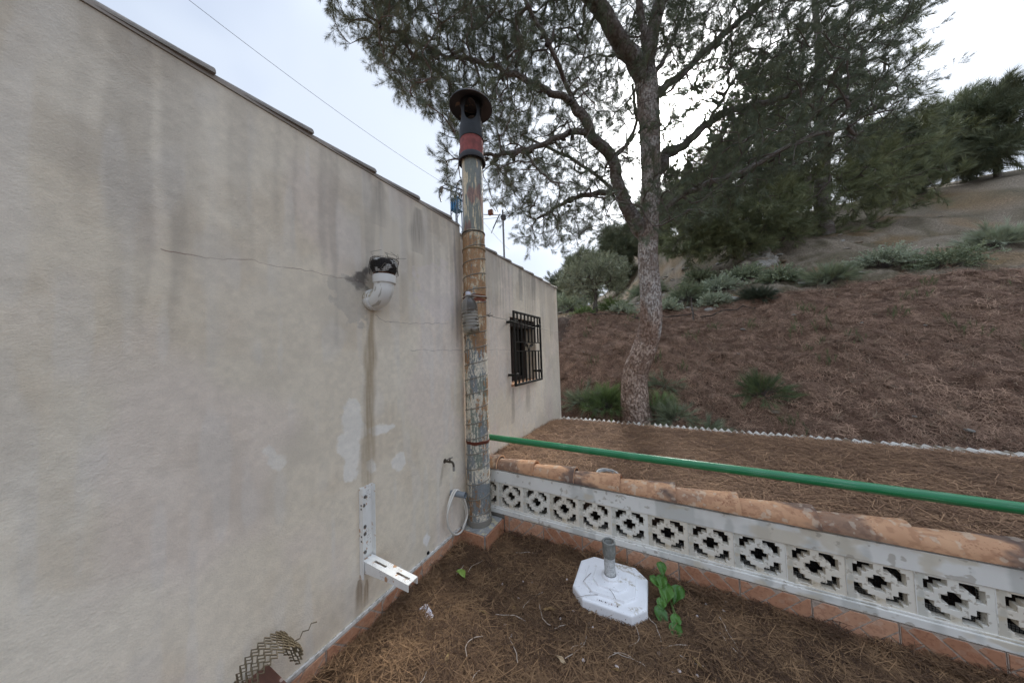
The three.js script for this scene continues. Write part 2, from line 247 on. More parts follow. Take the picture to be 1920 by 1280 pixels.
// half-round roof tiles
function tileGeo(len, r0, r1, th, squash = .8) {             // axis along +x, crest up, wide end at +x
  const seg = 14, pos = [], uv = [], idx = [], st = 6;
  const ring = (x, r) => { const o = []; for (let k = 0; k <= seg; k++) { const a = Math.PI * k / seg; o.push([x, Math.sin(a) * r * squash, -Math.cos(a) * r]); } return o; };
  const rows = [];
  for (let i = 0; i <= st; i++) { const x = len * i / st, r = r0 + (r1 - r0) * i / st + (i === st ? .002 : 0); rows.push([ring(x, r), ring(x, r - th)]); }
  const put = (q, u, v) => { pos.push(...q); uv.push(u, v); return pos.length / 3 - 1; };
  for (const side of [0, 1]) { const g = rows.map((R, i) => R[side].map((q, k) => put(q, q[0], k / seg * .3))); for (let i = 0; i < st; i++) for (let k = 0; k < seg; k++) { const [a, b, c, d] = [g[i][k], g[i][k + 1], g[i + 1][k], g[i + 1][k + 1]]; side ? idx.push(a, b, c, b, d, c) : idx.push(a, c, b, b, c, d); } }
  for (const i of [0, st]) for (let k = 0; k < seg; k++) { const a = put(rows[i][0][k], 0, 0), b = put(rows[i][0][k + 1], .02, 0), c = put(rows[i][1][k], 0, .02), d = put(rows[i][1][k + 1], .02, .02); i ? idx.push(a, c, b, b, c, d) : idx.push(a, b, c, b, d, c); }
  for (const k of [0, seg]) for (let i = 0; i < st; i++) { const a = put(rows[i][0][k], 0, 0), b = put(rows[i + 1][0][k], .02, 0), c = put(rows[i][1][k], 0, .02), d = put(rows[i + 1][1][k], .02, .02); idx.push(a, b, c, b, d, c); }
  const g = new THREE.BufferGeometry(); g.setAttribute('position', new THREE.Float32BufferAttribute(pos, 3)); g.setAttribute('uv', new THREE.Float32BufferAttribute(uv, 2)); g.setIndex(idx); g.computeVertexNormals(); return g;
}
function clayTex(seed, dark, spots) {
  return makeTex(512, 256, (u, v) => {
    const x = u * .45, y = v * .3, a = fbm(x * 9, y * 9, 4, seed), b = fbm(x * 40, y * 40, 3, seed + 1);
    let c = mixc([184, 138, 104], [208, 164, 126], a * 1.2 - .1); c = mixc(c, [160, 116, 86], .5 * ss(b, .5, .7));
    const d = fbm(x * 6 + seed, y * 9, 4, seed + 2) + .25 * Math.sin(u * 5.2 + seed * 1.7); c = mixc(c, [88, 74, 68], dark * ss(d, .49, .70) * (.55 + .5 * b));
    const [c1] = cells(x * 70 + 2 * b, y * 70 + 2 * a, seed + 3); const pat = ss(fbm(x * 14, y * 14, 3, seed + 4), .50, .62); c = mixc(c, [138, 94, 68], .75 * spots * pat * ss(-c1 - .35 * hash(Math.floor(x * 70), Math.floor(y * 70), 3), -.46, -.30));
    const l = ss(fbm(x * 30, y * 22, 3, seed + 5), .63, .7); c = mixc(c, [206, 198, 180], .4 * l); return c;
  });
}
const clay = [[1, .85, .4], [2, .6, .8], [3, .95, .6], [4, .9, .9], [5, 1, .8], [6, .3, 1]].map(([s, d, p]) => { const t = clayTex(s * 13, d, p); t.repeat.set(1 / .45, 1 / .3); return std({ map: t, bumpMap: t, bumpScale: .002, roughness: .9 }); });
const greyTile = std({ map: grain, color: hex('#b5aca1'), roughness: .95 });
const houseTile = tileGeo(.40, .082, .105, .014, .55);
{
  const first = wp(592, 234, 0.02)[0];
  for (let k = -7; k < 4; k++) { const z = first - .362 * k; if (z - .0 < ZC - .03) break; const m = mesh('roof_tile', houseTile, greyTile, house); m.rotation.y = Math.PI / 2; m.position.set(WX - .083, WTOP + .006 + .004 * hash(k, 1, 5), Math.max(z + .4, ZC + .385)); m.rotation.z = .02; }
  for (let z = ZC - .02; z > CORNER + .2; z -= .35) { const m = mesh('roof_tile', houseTile, greyTile, house); m.rotation.y = Math.PI / 2; m.position.set(FX - .083, WTOP - .012, z); m.rotation.z = .02; }
  mesh('mortar_bed', [box(WX - .15, WX + .006, WTOP + .001, WTOP + .02, ZC + .006, ZNEAR), box(FX - .15, FX + .006, WTOP - .014, WTOP + .006, CORNER + .006, ZC - .004)], std({ color: hex('#a39a90') }), house);
}
// window, shutters, sill and grille
{
  const black = std({ color: hex('#15140f'), roughness: .55, metalness: .2 }), wood = std({ color: hex('#2f221b'), roughness: .7 });
  const win = mesh('window', [box(FX - .22, FX - .17, WB, WB + .06, W1, W0), box(FX - .22, FX - .17, WT - .06, WT, W1, W0), box(FX - .22, FX - .17, WB + .06, WT - .06, W1, W1 + .06), box(FX - .22, FX - .17, WB + .06, WT - .06, W0 - .06, W0), box(FX - .215, FX - .175, WB + .06, WT - .06, (W0 + W1) / 2 - .04, (W0 + W1) / 2 + .04)], wood, house);
  for (const [a, b] of [[W1 + .06, (W0 + W1) / 2 - .04], [(W0 + W1) / 2 + .04, W0 - .06]]) mesh('pane', box(FX - .204, FX - .2, WB + .06, WT - .06, a, b), std({ color: hex('#0b0d0f'), roughness: .08 }), win);
  mesh('shutter_box', box(FX - .17, FX - .02, WT - .11, WT, W1 + .002, W0 - .002), wood, win);
  const sill = mesh('sill', metreUV(box(FX - .17, FX + .015, WB - .022, WB + .008, W1 - .01, W0 + .01, .004)), clay[5], win);
  const G0 = on(963.2, 582, 'x', .0), G1 = on(1013, 594.2, 'x', .0), G2 = on(970, 725.4, 'x', .0); const zl = G0.z + .01, zr = G1.z, yt = (G0.y + G1.y) / 2, yb = G2.y + .01, gx = -.005;
  const gr = mesh('window_grille', [box(gx - .012, gx + .012, yt - .026, yt, zr, zl, .003), box(gx - .012, gx + .012, yb, yb + .026, zr, zl, .003), box(gx - .012, gx + .012, yb + .026, yt - .026, zr, zr + .026, .003), box(gx - .012, gx + .012, yb + .026, yt - .026, zl - .026, zl, .003)], black, house);
  const ym = (yt + yb) / 2 + .02, yA = ym + .055, yB = ym - .055;
  for (const y of [yA, yB]) mesh('cross_bar', box(gx - .008, gx + .008, y - .006, y + .006, zr + .026, zl - .026), black, gr);
  for (let k = 1; k < 8; k++) { const z = zl + (zr - zl) * k / 8; for (const [a, b] of [[yA + .006, yt - .026], [yb + .026, yB - .006]]) mesh('bar', box(gx - .008, gx + .008, a, b, z - .008, z + .008), black, gr); }
  const zc = (zl + zr) / 2, S = (d) => { const pts = []; for (let t = 0; t <= 1; t += .04) { const a = t * 5.2, r = .008 + .026 * (1 - t); pts.push(V(gx, ym + .012 + r * Math.sin(a) * .9, zc + d * (.075 - r * Math.cos(a) * 1.2))); } pts.unshift(V(gx, yB, zc + d * .015)); return pts; };
  for (const d of [-1, 1]) { mesh('scroll', tube(S(d), .006, 6), black, gr); mesh('scroll', tube([V(gx, yB, zc + d * .005), V(gx, ym, zc + d * .035), V(gx, yA - .01, zc + d * .11), V(gx, yA - .035, zc + d * .125)], .006, 6), black, gr); }
  for (const [z, y] of [[zr + .05, yt - .13], [zr + .05, yb + .13], [zl - .03, yt - .13], [zl - .03, yb + .13]]) { mesh('fixing_tab', box(FX + .0005, gx - .012, y - .014, y + .014, z - .012, z + .012), black, gr); mesh('fixing_tab', box(gx - .012, gx + .014, y - .02, y + .02, z - .05, z + .02, .003), black, gr); }
}
// tile skirting with raised diagonal pattern
const terra = (() => { const t = makeTex(512, 512, (u, v, i, j) => { const a = fbm(u * 8, v * 8, 4, 71), b = fbm(u * 40, v * 40, 3, 72); let c = mixc([186, 138, 108], [208, 160, 128], a); c = mixc(c, [164, 116, 90], .55 * ss(b, .52, .72)); c = mixc(c, [208, 174, 150], .5 * ss(fbm(u * 16 + 4, v * 16, 4, 73), .6, .7)); return c; }); t.repeat.set(2, 2); return t; })();
const tileMat = [0xffffff, 0xeee6e0, 0xe4d8d0].map(c => std({ map: terra, bumpMap: terra, bumpScale: .0015, color: c, roughness: .62 }));
function clipPoly(poly, x0, x1, y0, y1) { const cut = (P, f) => { const o = []; for (let i = 0; i < P.length; i++) { const a = P[i], b = P[(i + 1) % P.length], fa = f(a), fb = f(b); if (fa >= 0) o.push(a); if ((fa >= 0) !== (fb >= 0)) { const t = fa / (fa - fb); o.push([a[0] + (b[0] - a[0]) * t, a[1] + (b[1] - a[1]) * t]); } } return o; }; for (const f of [p => p[0] - x0, p => x1 - p[0], p => p[1] - y0, p => y1 - p[1]]) { poly = cut(poly, f); if (poly.length < 3) return null; } return poly; }
function skirtTile(w, h, seed) {                             // in the xy plane, facing +z, thickness .012 + relief .003
  const gs = [], A = .074, c = Math.SQRT1_2, gap = .0052, dir = seed % 2 ? 1 : -1, ox = hash(seed, 1) * .05;
  for (let i = -9; i < 10; i++) for (let j = -6; j < 7; j++) {   // strips laid at 45 degrees, every other one shifted by half a piece
    const v0 = i * A + gap, v1 = (i + 1) * A - gap, u0 = j * 2 * A + (i & 1) * A + gap, u1 = u0 + 2 * A - 2 * gap;
    const rot = [[u0, v0], [u1, v0], [u1, v1], [u0, v1]].map(([x, y]) => [dir * (x - y) * c + .12 + ox, (x + y) * c + .02]); if (dir < 0) rot.reverse();
    const p = clipPoly(rot, .006, w - .006, .004, h - .004); if (!p) continue;
    let ar = 0; for (let k = 0; k < p.length; k++) { const a = p[k], b = p[(k + 1) % p.length]; ar += a[0] * b[1] - a[1] * b[0]; } if (Math.abs(ar) < 4e-4) continue;
    const s = new THREE.Shape(p.map(a => new THREE.Vector2(...a))); const g = new THREE.ExtrudeGeometry(s, { depth: .0026, bevelEnabled: true, bevelThickness: .001, bevelSize: .001, bevelSegments: 1 }); g.translate(0, 0, .0125); gs.push(g);
  }
  return metreUV(merge(gs));
}
const groutMat = std({ color: hex('#dcc6b2'), roughness: .9, map: grain });
function addTile(parent, g, mat, w, h) { const m = mesh('skirting_tile', g, mat, parent); mesh('grout', box(.0012, w - .0012, 0, h, 0, .0125), groutMat, m); return m; }
const mortarMat = std({ map: (() => { const t = makeTex(256, 256, (u, v) => { const a = fbm(u * 18, v * 18, 4, 81); return mixc([178, 173, 164], [222, 218, 210], ss(a, .3, .6)); }); t.repeat.set(3, 3); return t; })(), roughness: .9 });
{
  const zj = on(612.5, 1240, 'x', 0).z, T = .316, gs = [0, 1, 2].map(k => skirtTile(T, .118, k + 1));
  for (let k = -3; k < 7; k++) { const z = zj + T - k * T; let w = T, g = gs[(k + 6) % 3]; if (z - T < -1.898) { w = z + 1.897; if (w < .03) continue; g = skirtTile(w, .118, 9); } const m = addTile(house, g, tileMat[(k + 6) % 3], w, .118); m.rotation.y = Math.PI / 2; m.position.set(WX + .0005, 0, z); }
  mesh('skirting_mortar', metreUV(box(WX + .0005, WX + .013, .1185, .138, -1.898, ZNEAR, .003)), mortarMat, house);
}
console.log('house done');
// ------------------------------------------------------------------ flue on its plinth
const PX = .232, PZ0 = -1.90, ZW = -2.19, PH = .12;
{
  const t = thing('flue_plinth', 'low tiled plinth with grey cement top under the flue', 'plinth', null);
  mesh('cement_top', metreUV(box(WX + .001, PX - .002, .02, PH + .006, ZW + .016, PZ0 - .002, .006)), std({ map: (() => { const x = makeTex(256, 256, (u, v) => { const a = fbm(u * 7, v * 7, 5, 91); let c = mixc([112, 112, 112], [178, 176, 170], a); c = mixc(c, [205, 190, 150], .7 * ss(fbm(u * 9 + 3, v * 9, 4, 92), .55, .66)); return c; }); x.repeat.set(3.4, 3.4); return x; })(), roughness: .8 }), t);
  mesh('plinth_tile', metreUV(box(WX + .002, PX - .012, 0, PH, PZ0 - .001, PZ0 + .011, .002)), tileMat[1], t);
  mesh('plinth_tile', metreUV(box(PX - .001, PX + .011, 0, PH, ZW + .016, PZ0 + .0, .002)), tileMat[2], t);
}
const F0 = V(.077, PH + .005, -2.045), F1 = V(.106, 3.86, -2.045);      // foot and head of the flue axis
const flueAt = (y) => F0.clone().lerp(F1, (y - F0.y) / (F1.y - F0.y));
{
  const t = thing('flue_pipe', 'tall peeling grey metal flue pipe with black cowl beside the house', 'flue pipe', null);
  const R = .098, yJ = 2.62, paint = (seed, kind) => makeTex(768, kind ? 768 : 1536, (u, v) => {
    const x = u * 2 * Math.PI * R, H = kind ? .85 : 2.55, y = v * H, px = Math.cos(u * 6.2832) * .9, py = Math.sin(u * 6.2832) * .9;
    const band = Math.floor((y + u * .125) / .125), bh = hash(band, 3, seed);
    const w = fbm(px * 2.2 + 5, y * 4 + py * 2, 4, seed), f = fbm(u * 60, y * 60, 4, seed + 1), st = fbm(u * 52, y * 9, 4, seed + 2), sp = fbm(u * 90, y * 120, 3, seed + 9);
    let c = mixc([116, 121, 120], [148, 152, 154], w); c = mixc(c, [124, 131, 114], .7 * ss(fbm(px + 2, y * 2 + py, 3, seed + 3), .5, .65));
    if (kind) { const du = Math.min(Math.abs(u - .95), Math.abs(u + .05)), lf = ss(fbm(u * 30 + 5, y * 4, 4, seed + 15) * .09 - du, -.01, .012), k = ss(st * .75 + w * .3 + .13 * lf + .05 * f, .63, .68); c = mixc(c, [118, 117, 108], .5); c = mixc(c, [200, 182, 150], k * (.8 + .3 * f)); c = mixc(c, [128, 86, 76], .6 * ss(fbm(u * 7 + 2, y * 3, 4, seed + 6), .62, .70)); }
    else {
      const up = ss(y, 1.35, 1.75); let k = ss(st * .42 + f * .36 + (bh - .5) * .2 + .3 * (fbm(u * 7, y * 6, 3, seed + 12) - .35) + .09 * up, .395, .51); c = mixc(c, mixc([220, 209, 188], [220, 196, 158], up * .8), k * (.6 + .5 * sp));
      const ru = ss(.62 * fbm(u * 6 + 9, y * 5, 4, seed + 4) + .4 * fbm(u * 30, y * 14, 4, seed + 14) + .13 * up + .16 * (hash(band, 5, seed) - .5) + .30 * (sp - .5), .55, .66); c = mixc(c, mixc([138, 110, 72], [156, 104, 66], sp), ru * .8);
      for (const [yy, h] of [[.70, .016], [1.93, .02]]) c = mixc(c, [112, 56, 32], ss(h - Math.abs(y - yy + .006 * Math.sin(u * 30)), 0, .01));
    }
    const d = 1 + (sp - .5) * .22; return [c[0] * d, c[1] * d, c[2] * d];
  });
  const cyl = (y0, y1, r, seg = 48) => { const p = flueAt(y0), q = flueAt(y1), g = new THREE.CylinderGeometry(r, r, y1 - y0, seg, Math.ceil((y1 - y0) / .03), true); g.translate(0, (y1 - y0) / 2, 0); const m = new THREE.Matrix4().makeShear(0, 0, 0, 0, 0, 0); const a = g.attributes.position; for (let i = 0; i < a.count; i++) { const k = a.getY(i) / (y1 - y0); a.setX(i, a.getX(i) + p.x + (q.x - p.x) * k); a.setY(i, a.getY(i) + y0); a.setZ(i, a.getZ(i) + p.z); } return g; };
  const tl = paint(500, 0), tu = paint(560, 1);
  const ml = std({ map: tl, bumpMap: tl, bumpScale: .0022, roughness: .62, metalness: .12 }), mu = std({ map: tu, bumpMap: tu, bumpScale: .0022, roughness: .55, metalness: .15 });
  // lower pipe: each turn of the spiral-wound strip is slightly flared
  const lower = cyl(F0.y, yJ, R, 72); { const a = lower.attributes.position; for (let i = 0; i < a.count; i++) { const c = flueAt(a.getY(i)), dx = a.getX(i) - c.x, dz = a.getZ(i) - c.z, an = Math.atan2(-dz, dx) / (2 * Math.PI), ph = ((a.getY(i) / .125 - an) % 1 + 1) % 1, wob = 1 + .006 * Math.sin(a.getY(i) * 9 + 2) * Math.cos(an * 12), s = (1 + .012 * (ph - .5)) * wob; a.setX(i, c.x + dx * s); a.setZ(i, c.z + dz * s); } lower.computeVertexNormals(); }
  mesh('lower_pipe', lower, ml, t);
  const seam = new Tubes(), pts = []; for (let y = F0.y; y < yJ; y += .125 / 40) { const an = y / .125 * 2 * Math.PI, c = flueAt(y); pts.push(V(c.x + Math.cos(an) * (R + .001), y, c.z - Math.sin(an) * (R + .001))); } seam.add(pts, .0048, 5);
  mesh('spiral_seam', seam.geo(), std({ color: hex('#a59c8b'), roughness: .7, map: grain }), t);
  mesh('upper_pipe', cyl(yJ - .02, 3.35, R - .007), mu, t);
  const ring = (y0, y1, r, th) => { const c = flueAt((y0 + y1) / 2), g = lathe([[r - th, y0], [r - th * .15, y0], [r, y0 + .004], [r, y1 - .004], [r - th * .15, y1], [r - th, y1], [r - th, y0]], 48); g.translate(c.x, 0, c.z); return g; };
  mesh('joint_band', ring(2.60, 2.615, R + .005, .016), std({ color: hex('#4c4336'), roughness: .8 }), t);
  mesh('joint_band', ring(2.455, 2.468, R + .005, .010), std({ color: hex('#8a7452'), roughness: .8 }), t);
  mesh('rusted_joint', ring(.80, .822, R + .004, .010), std({ color: hex('#5a2c1a'), roughness: .95 }), t);
  mesh('rusted_joint', ring(2.035, 2.062, R + .004, .010), std({ color: hex('#6b3d20'), roughness: .95 }), t);
  mesh('foot_flange', ring(F0.y, F0.y + .05, R + .007, .016), std({ color: hex('#7f7a70'), roughness: .7 }), t);
  mesh('red_collar', ring(3.30, 3.465, R + .006, .012), std({ color: hex('#a8544c'), roughness: .7, map: grain }), t);
  const dark = std({ color: hex('#23272b'), roughness: .62, map: grain });
  { const c = flueAt(3.35); const g = lathe([[.088, 3.27], [.117, 3.25], [.122, 3.255], [.120, 3.29], [.106, 3.313], [.088, 3.315], [.088, 3.27]], 48); g.translate(c.x, 0, c.z); mesh('collar_flange', g, std({ color: hex('#2a2728'), roughness: .7 }), t); }
  { // cowl with four oval openings, cut as solids
    const c = flueAt(3.6), y0 = 3.455, y1 = 3.80, ev = new Evaluator(); ev.useGroups = false; ev.attributes = ['position', 'normal', 'uv'];
    const prof = lathe([[.096, y0], [.108, y0], [.108, y0 + .09], [.102, y0 + .105], [.098, y0 + .2], [.098, y1], [.088, y1], [.088, y0 + .1], [.096, y0 + .08], [.096, y0]], 64);
    let b = new Brush(prof, dark); b.updateMatrixWorld();
    for (let k = 0; k < 4; k++) { const e = new THREE.CylinderGeometry(1, 1, .12, 40); e.rotateZ(Math.PI / 2); e.scale(1, .098, .055); e.translate(.1, 0, 0); e.rotateY(rad(-58) + k * Math.PI / 2); e.translate(0, 3.68, 0); const q = new Brush(e, dark); q.updateMatrixWorld(); b = ev.evaluate(b, q, SUBTRACTION); b.updateMatrixWorld(); }
    const g = b.geometry; g.translate(c.x, 0, c.z); mesh('cowl', g, dark, t);
    const h = lathe([[.0, .08], [.06, .076], [.13, .055], [.18, .02], [.19, .006], [.193, -.004], [.188, -.006], [.174, .01], [.12, .032], [.05, .038], [0, .039]], 64); h.rotateZ(-.07); const hc = flueAt(3.77); h.translate(hc.x, 3.77, hc.z);
    const hp = makeTex(512, 256, (u, v) => { const a = fbm(u * 16, v * 8, 4, 601); let cc = mixc([30, 32, 35], [42, 45, 48], a); cc = mixc(cc, [142, 118, 88], .7 * ss(fbm(u * 7 + 3, v * 5, 4, 602), .66, .70)); return mixc(cc, [120, 60, 50], .4 * ss(fbm(u * 10, v * 5, 4, 604), .72, .76)); });
    mesh('hood', h, std({ map: hp, roughness: .65 }), t);
  }
}
// ------------------------------------------------------------------ vent elbow with charred mesh cap
{
  const a = on(697, 563, 'x', WX), t = thing('vent_elbow', 'stained white plastic vent elbow on the wall with charred mesh cap', 'vent pipe', null, V(WX, a.y, a.z));
  const r = .056, L = .115, white = std({ map: (() => makeTex(256, 256, (u, v) => { const n = fbm(u * 6, v * 5, 5, 640); let c = mixc([222, 220, 211], [236, 235, 230], n); c = mixc(c, [140, 118, 84], .7 * ss(fbm(u * 5 + 7, v * 3, 5, 641), .57, .70)); return mixc(c, [120, 110, 96], .4 * ss(fbm(u * 20, v * 20, 3, 642), .62, .72)); }))(), roughness: .45 });
  const pts = [V(-.03, 0, 0), V(L - .075, 0, 0)]; for (let k = 1; k <= 12; k++) { const b = k / 12 * Math.PI / 2; pts.push(V(L - .075 + Math.sin(b) * .07, .07 - Math.cos(b) * .07, 0)); } pts.push(V(L, .10, 0));
  mesh('elbow', new Tubes().add(pts, r, 28).geo(), white, t);
  mesh('wall_collar', (() => { const g = lathe([[r, 0], [r + .008, 0], [r + .009, .01], [r + .009, .036], [r + .006, .04], [r, .04]], 32); g.rotateZ(-Math.PI / 2); g.translate(.001, 0, 0); return g; })(), white, t);
  mesh('socket', (() => { const g = lathe([[r, .085], [r + .007, .086], [r + .008, .13], [r + .004, .134], [r, .134]], 32); g.translate(L, 0, 0); return g; })(), std({ color: hex('#e4e3dd'), roughness: .45 }), t);
  const char = makeTex(512, 256, (u, v) => { const n = fbm(u * 9, v * 6, 4, 651); let c = mixc([20, 18, 17], [46, 38, 32], n); c = mixc(c, [206, 204, 198], .95 * ss(fbm(u * 8 + 2, v * 6, 5, 652), .64, .67)); return mixc(c, [124, 72, 40], .7 * ss(.25 - v, 0, .1) * ss(n, .45, .6)); });
  mesh('charred_cap', (() => { const g = lathe([[.04, .134], [r + .001, .136], [r + .008, .152], [r + .018, .172], [r + .019, .205], [r + .008, .222], [.04, .229], [0, .23]], 40); g.translate(L, 0, 0); return g; })(), std({ map: char, bumpMap: char, bumpScale: .003, roughness: .9 }), t);
  const wires = new Tubes(), C = (an, y, k = 1) => { const rr = (r + .022 + .005 * Math.sin(an * 3 + y * 40)) * k; y = .134 + (y - .134) * .74; return V(L + Math.cos(an) * rr, y, Math.sin(an) * rr); };
  for (let y = .15; y < .262; y += .0125) { const p = []; for (let k = 0; k <= 24; k++) p.push(C(k / 24 * 6.2832, y)); wires.add(p, .0008, 3, false); }
  for (let k = 0; k < 34; k++) { const an = k / 34 * 6.2832; wires.add([C(an, .143), C(an, .2), C(an, .255), C(an, .268, .82), C(an, .274, .4)], .0008, 3, false); }
  mesh('wire_mesh', wires.geo(), std({ color: hex('#3a332c'), roughness: .7, metalness: .3 }), t);
  const rr = rng(31), loose = new Tubes(); for (let k = 0; k < 9; k++) { const an = rr() * 6.28, p = C(an, .25 + rr() * .02, .8); loose.add([p, p.clone().add(V((rr() - .3) * .04, rr() * .02, (rr() - .5) * .09)), p.clone().add(V((rr() - .3) * .06, .01 + rr() * .04, (rr() - .5) * .17))], .001, 3); }
  const bent = new Tubes().add(curve([C(.9, .16), C(.6, .2, 1.2), C(.5, .14, 1.25), C(1.0, .135, 1.15), C(1.5, .14, 1.05)], 14), .0015, 4);
  mesh('loose_wire', bent.geo(), std({ color: hex('#6a645c'), roughness: .7 }), t);
  loose.w = mesh('wire_ends', loose.geo(), std({ color: hex('#4a443c'), roughness: .7 }), t);
}
// ------------------------------------------------------------------ bracket for an outdoor unit
{
  const p0 = on(667, 918, 'x', WX), p1 = on(672, 1086, 'x', WX), pr = on(689, 912, 'x', WX); const H = p0.y - p1.y, w = .078, t = thing('wall_bracket', 'rusty white steel bracket with slotted arm bolted to the wall', 'bracket', null, V(WX, p1.y, (p0.z + p1.z) / 2 - w / 2 - .012));
  const wm = makeTex(512, 512, (u, v, i, j) => { const a = fbm(u * 9, v * 9, 4, 701), s = fbm(u * 70, v * 70, 2, 702); let c = mixc([226, 224, 217], [238, 237, 232], a); c = mixc(c, [150, 138, 126], .6 * ss(s, .64, .72) * ss(fbm(u * 3, v * 3, 3, 704), .5, .62)); return mixc(c, [168, 116, 74], .8 * ss(fbm(u * 5 + 1, v * 5 + 4, 6, 703), .70, .78)); }); wm.repeat.set(4, 4);
  const m = std({ map: wm, roughness: .5 }), fl = .034, th = .003;
  mesh('upright', [metreUV(box(.001, .001 + th, 0, H, -w / 2, w / 2)), metreUV(box(.001 + th, fl, 0, H, w / 2 - th, w / 2)), metreUV(box(.001 + th, fl, 0, H, -w / 2, -w / 2 + th))], m, t);
  const grey = std({ color: hex('#77736c'), roughness: .5, metalness: .4 });
  for (const [y, z] of [[.43, .004], [.385, .014], [.265, .008], [.225, .008], [.125, .008]]) { const g = mesh('bolt', (() => { const a = new THREE.CylinderGeometry(.006, .006, .008, 6); a.rotateZ(Math.PI / 2); a.translate(.008, 0, 0); const b = new THREE.CylinderGeometry(.0095, .0095, .002, 16); b.rotateZ(Math.PI / 2); b.translate(.0055, 0, 0); return merge([a, b]); })(), grey, t); g.position.set(0, y, z); }
  for (const y of [.40, .23, .205, .38]) for (const s of [-1, 1]) { const g = mesh('punched_hole', (() => { const a = new THREE.CylinderGeometry(.005, .005, .0012, 12); a.rotateX(Math.PI / 2); return a; })(), std({ color: hex('#4b443d') }), t); g.position.set(.02, y, s * (w / 2 + .0006)); }
  // slotted arm, an upside-down channel that gets shallower outwards
  const L = .36, y0 = .092, aw = .062, arm = new THREE.Group(); const s = new THREE.Shape([[0, -aw / 2], [L, -aw / 2], [L, aw / 2], [0, aw / 2]].map(a => new THREE.Vector2(...a)));
  for (const x of [.07, .245]) { const h = new THREE.Path(); h.moveTo(x, -.006); h.lineTo(x + .085, -.006); h.absarc(x + .085, 0, .006, -Math.PI / 2, Math.PI / 2); h.lineTo(x, .006); h.absarc(x, 0, .006, Math.PI / 2, Math.PI * 1.5); s.holes.push(h); }
  for (const x of [.175, .222]) { const h = new THREE.Path(); h.absarc(x, .0, .0045, 0, 6.3); s.holes.push(h); }
  const top = new THREE.ExtrudeGeometry(s, { depth: th, bevelEnabled: false }); top.rotateX(-Math.PI / 2);
  const side = (z) => { const q = new THREE.Shape([[0, 0], [L, 0], [L, -.032], [L * .55, -.04], [0, -.062]].map(a => new THREE.Vector2(...a))); const g = new THREE.ExtrudeGeometry(q, { depth: th, bevelEnabled: false }); g.translate(0, 0, z); return g; };
  const a = mesh('arm', [metreUV(top), metreUV(side(aw / 2 - th)), metreUV(side(-aw / 2))], m, t); a.position.set(.012, y0, 0); a.rotation.z = -.03;
}
// small drain hole in the wall
{ const p = on(802, 1036, 'x', WX); const g = new THREE.CylinderGeometry(.011, .011, .012, 18, 1, true); g.rotateZ(Math.PI / 2); const c = new THREE.CylinderGeometry(.0105, .0105, .001, 18); c.rotateZ(Math.PI / 2); const m = mesh('drain_hole', [g, c], std({ color: hex('#191715') }), scene); m.position.set(WX + .0005, p.y, p.z); tag(m, 'small round black drain hole above the tile skirting', 'drain hole'); }
// ------------------------------------------------------------------ tap
{
  const p = on(834, 864, 'x', WX), t = thing('garden_tap', 'small weathered brass tap on the wall left of the flue', 'tap', null, p); const br = std({ color: hex('#6d6152'), roughness: .5, metalness: .5, map: grain });
  mesh('body', [tube([V(0, 0, 0), V(.055, 0, 0)], .0085, 12), tube(curve([V(.045, 0, 0), V(.07, .002, 0), V(.085, -.012, 0), V(.087, -.034, 0)], 10), .0085, 12), tube([V(.05, 0, 0), V(.05, .022, 0)], .007, 10)], br, t);
  mesh('wall_rose', (() => { const g = lathe([[0, .006], [.014, .005], [.018, 0]], 20); g.rotateZ(-Math.PI / 2); return g; })(), br, t);
  mesh('handle', [tube([V(.05, .024, -.03), V(.05, .026, .03)], .0045, 8), tube([V(.05, .018, 0), V(.05, .03, 0)], .008, 10)], std({ color: hex('#7b736a'), roughness: .5, metalness: .3 }), t);
  mesh('hose_tail', [tube([V(.087, -.03, 0), V(.088, -.062, 0)], .0095, 12)], std({ color: hex('#9a968e'), roughness: .5, metalness: .4 }), t);
}
// ------------------------------------------------------------------ grey pipe stub with a hose hung over it
{
  const p = on(846, 924, 'x', WX), t = thing('pipe_stub', 'short grey plastic pipe stub sticking out of the wall beside the flue', 'pipe', null, p); const L = .13, r = .0225;
  const g = lathe([[r - .003, 0], [r, 0], [r, L], [r - .003, L], [r - .003, 0]], 28); g.rotateZ(-Math.PI / 2); mesh('stub', g, std({ color: hex('#80868a'), roughness: .5 }), t); t.rotation.y = .12;
  const back = mesh('stub_plug', (() => { const d = new THREE.CircleGeometry(r - .003, 24); d.rotateY(Math.PI / 2); d.translate(.03, 0, 0); return d; })(), std({ color: hex('#1c1c1c') }), t);
  const top = V(p.x + .035, p.y + r + .008, p.z - .003), q = (px, py, x) => on(px, py, 'x', x), pts = [q(840, 985, .012), q(838, 968, .012), q(842, 940, .016), top, q(868, 940, .035), q(874, 972, .028), q(866, 995, .02), q(853, 1002, .016), q(840, 985, .018), q(839, 962, .026), q(847, 936, .03), top.clone().add(V(.018, 0, -.004)), q(871, 938, .05), q(876, 966, .045), q(868, 990, .035)];
  const c = new THREE.CatmullRomCurve3(pts).getPoints(420), rr = c.map((_, i) => .0072 + (i % 3 === 0 ? .0009 : 0));
  const h = mesh('drain_hose', new Tubes().add(c, rr, 10).geo(true), std({ color: hex('#d6d0c4'), roughness: .55 }), scene); tag(h, 'coiled cream ribbed hose hanging over the grey pipe stub', 'hose');
  const cuff = mesh('hose_cuff', tube([pts[0].clone().add(V(0, -.022, .001)), pts[0]], .0088, 12), std({ color: hex('#d2cfc6'), roughness: .5 }), h);
}
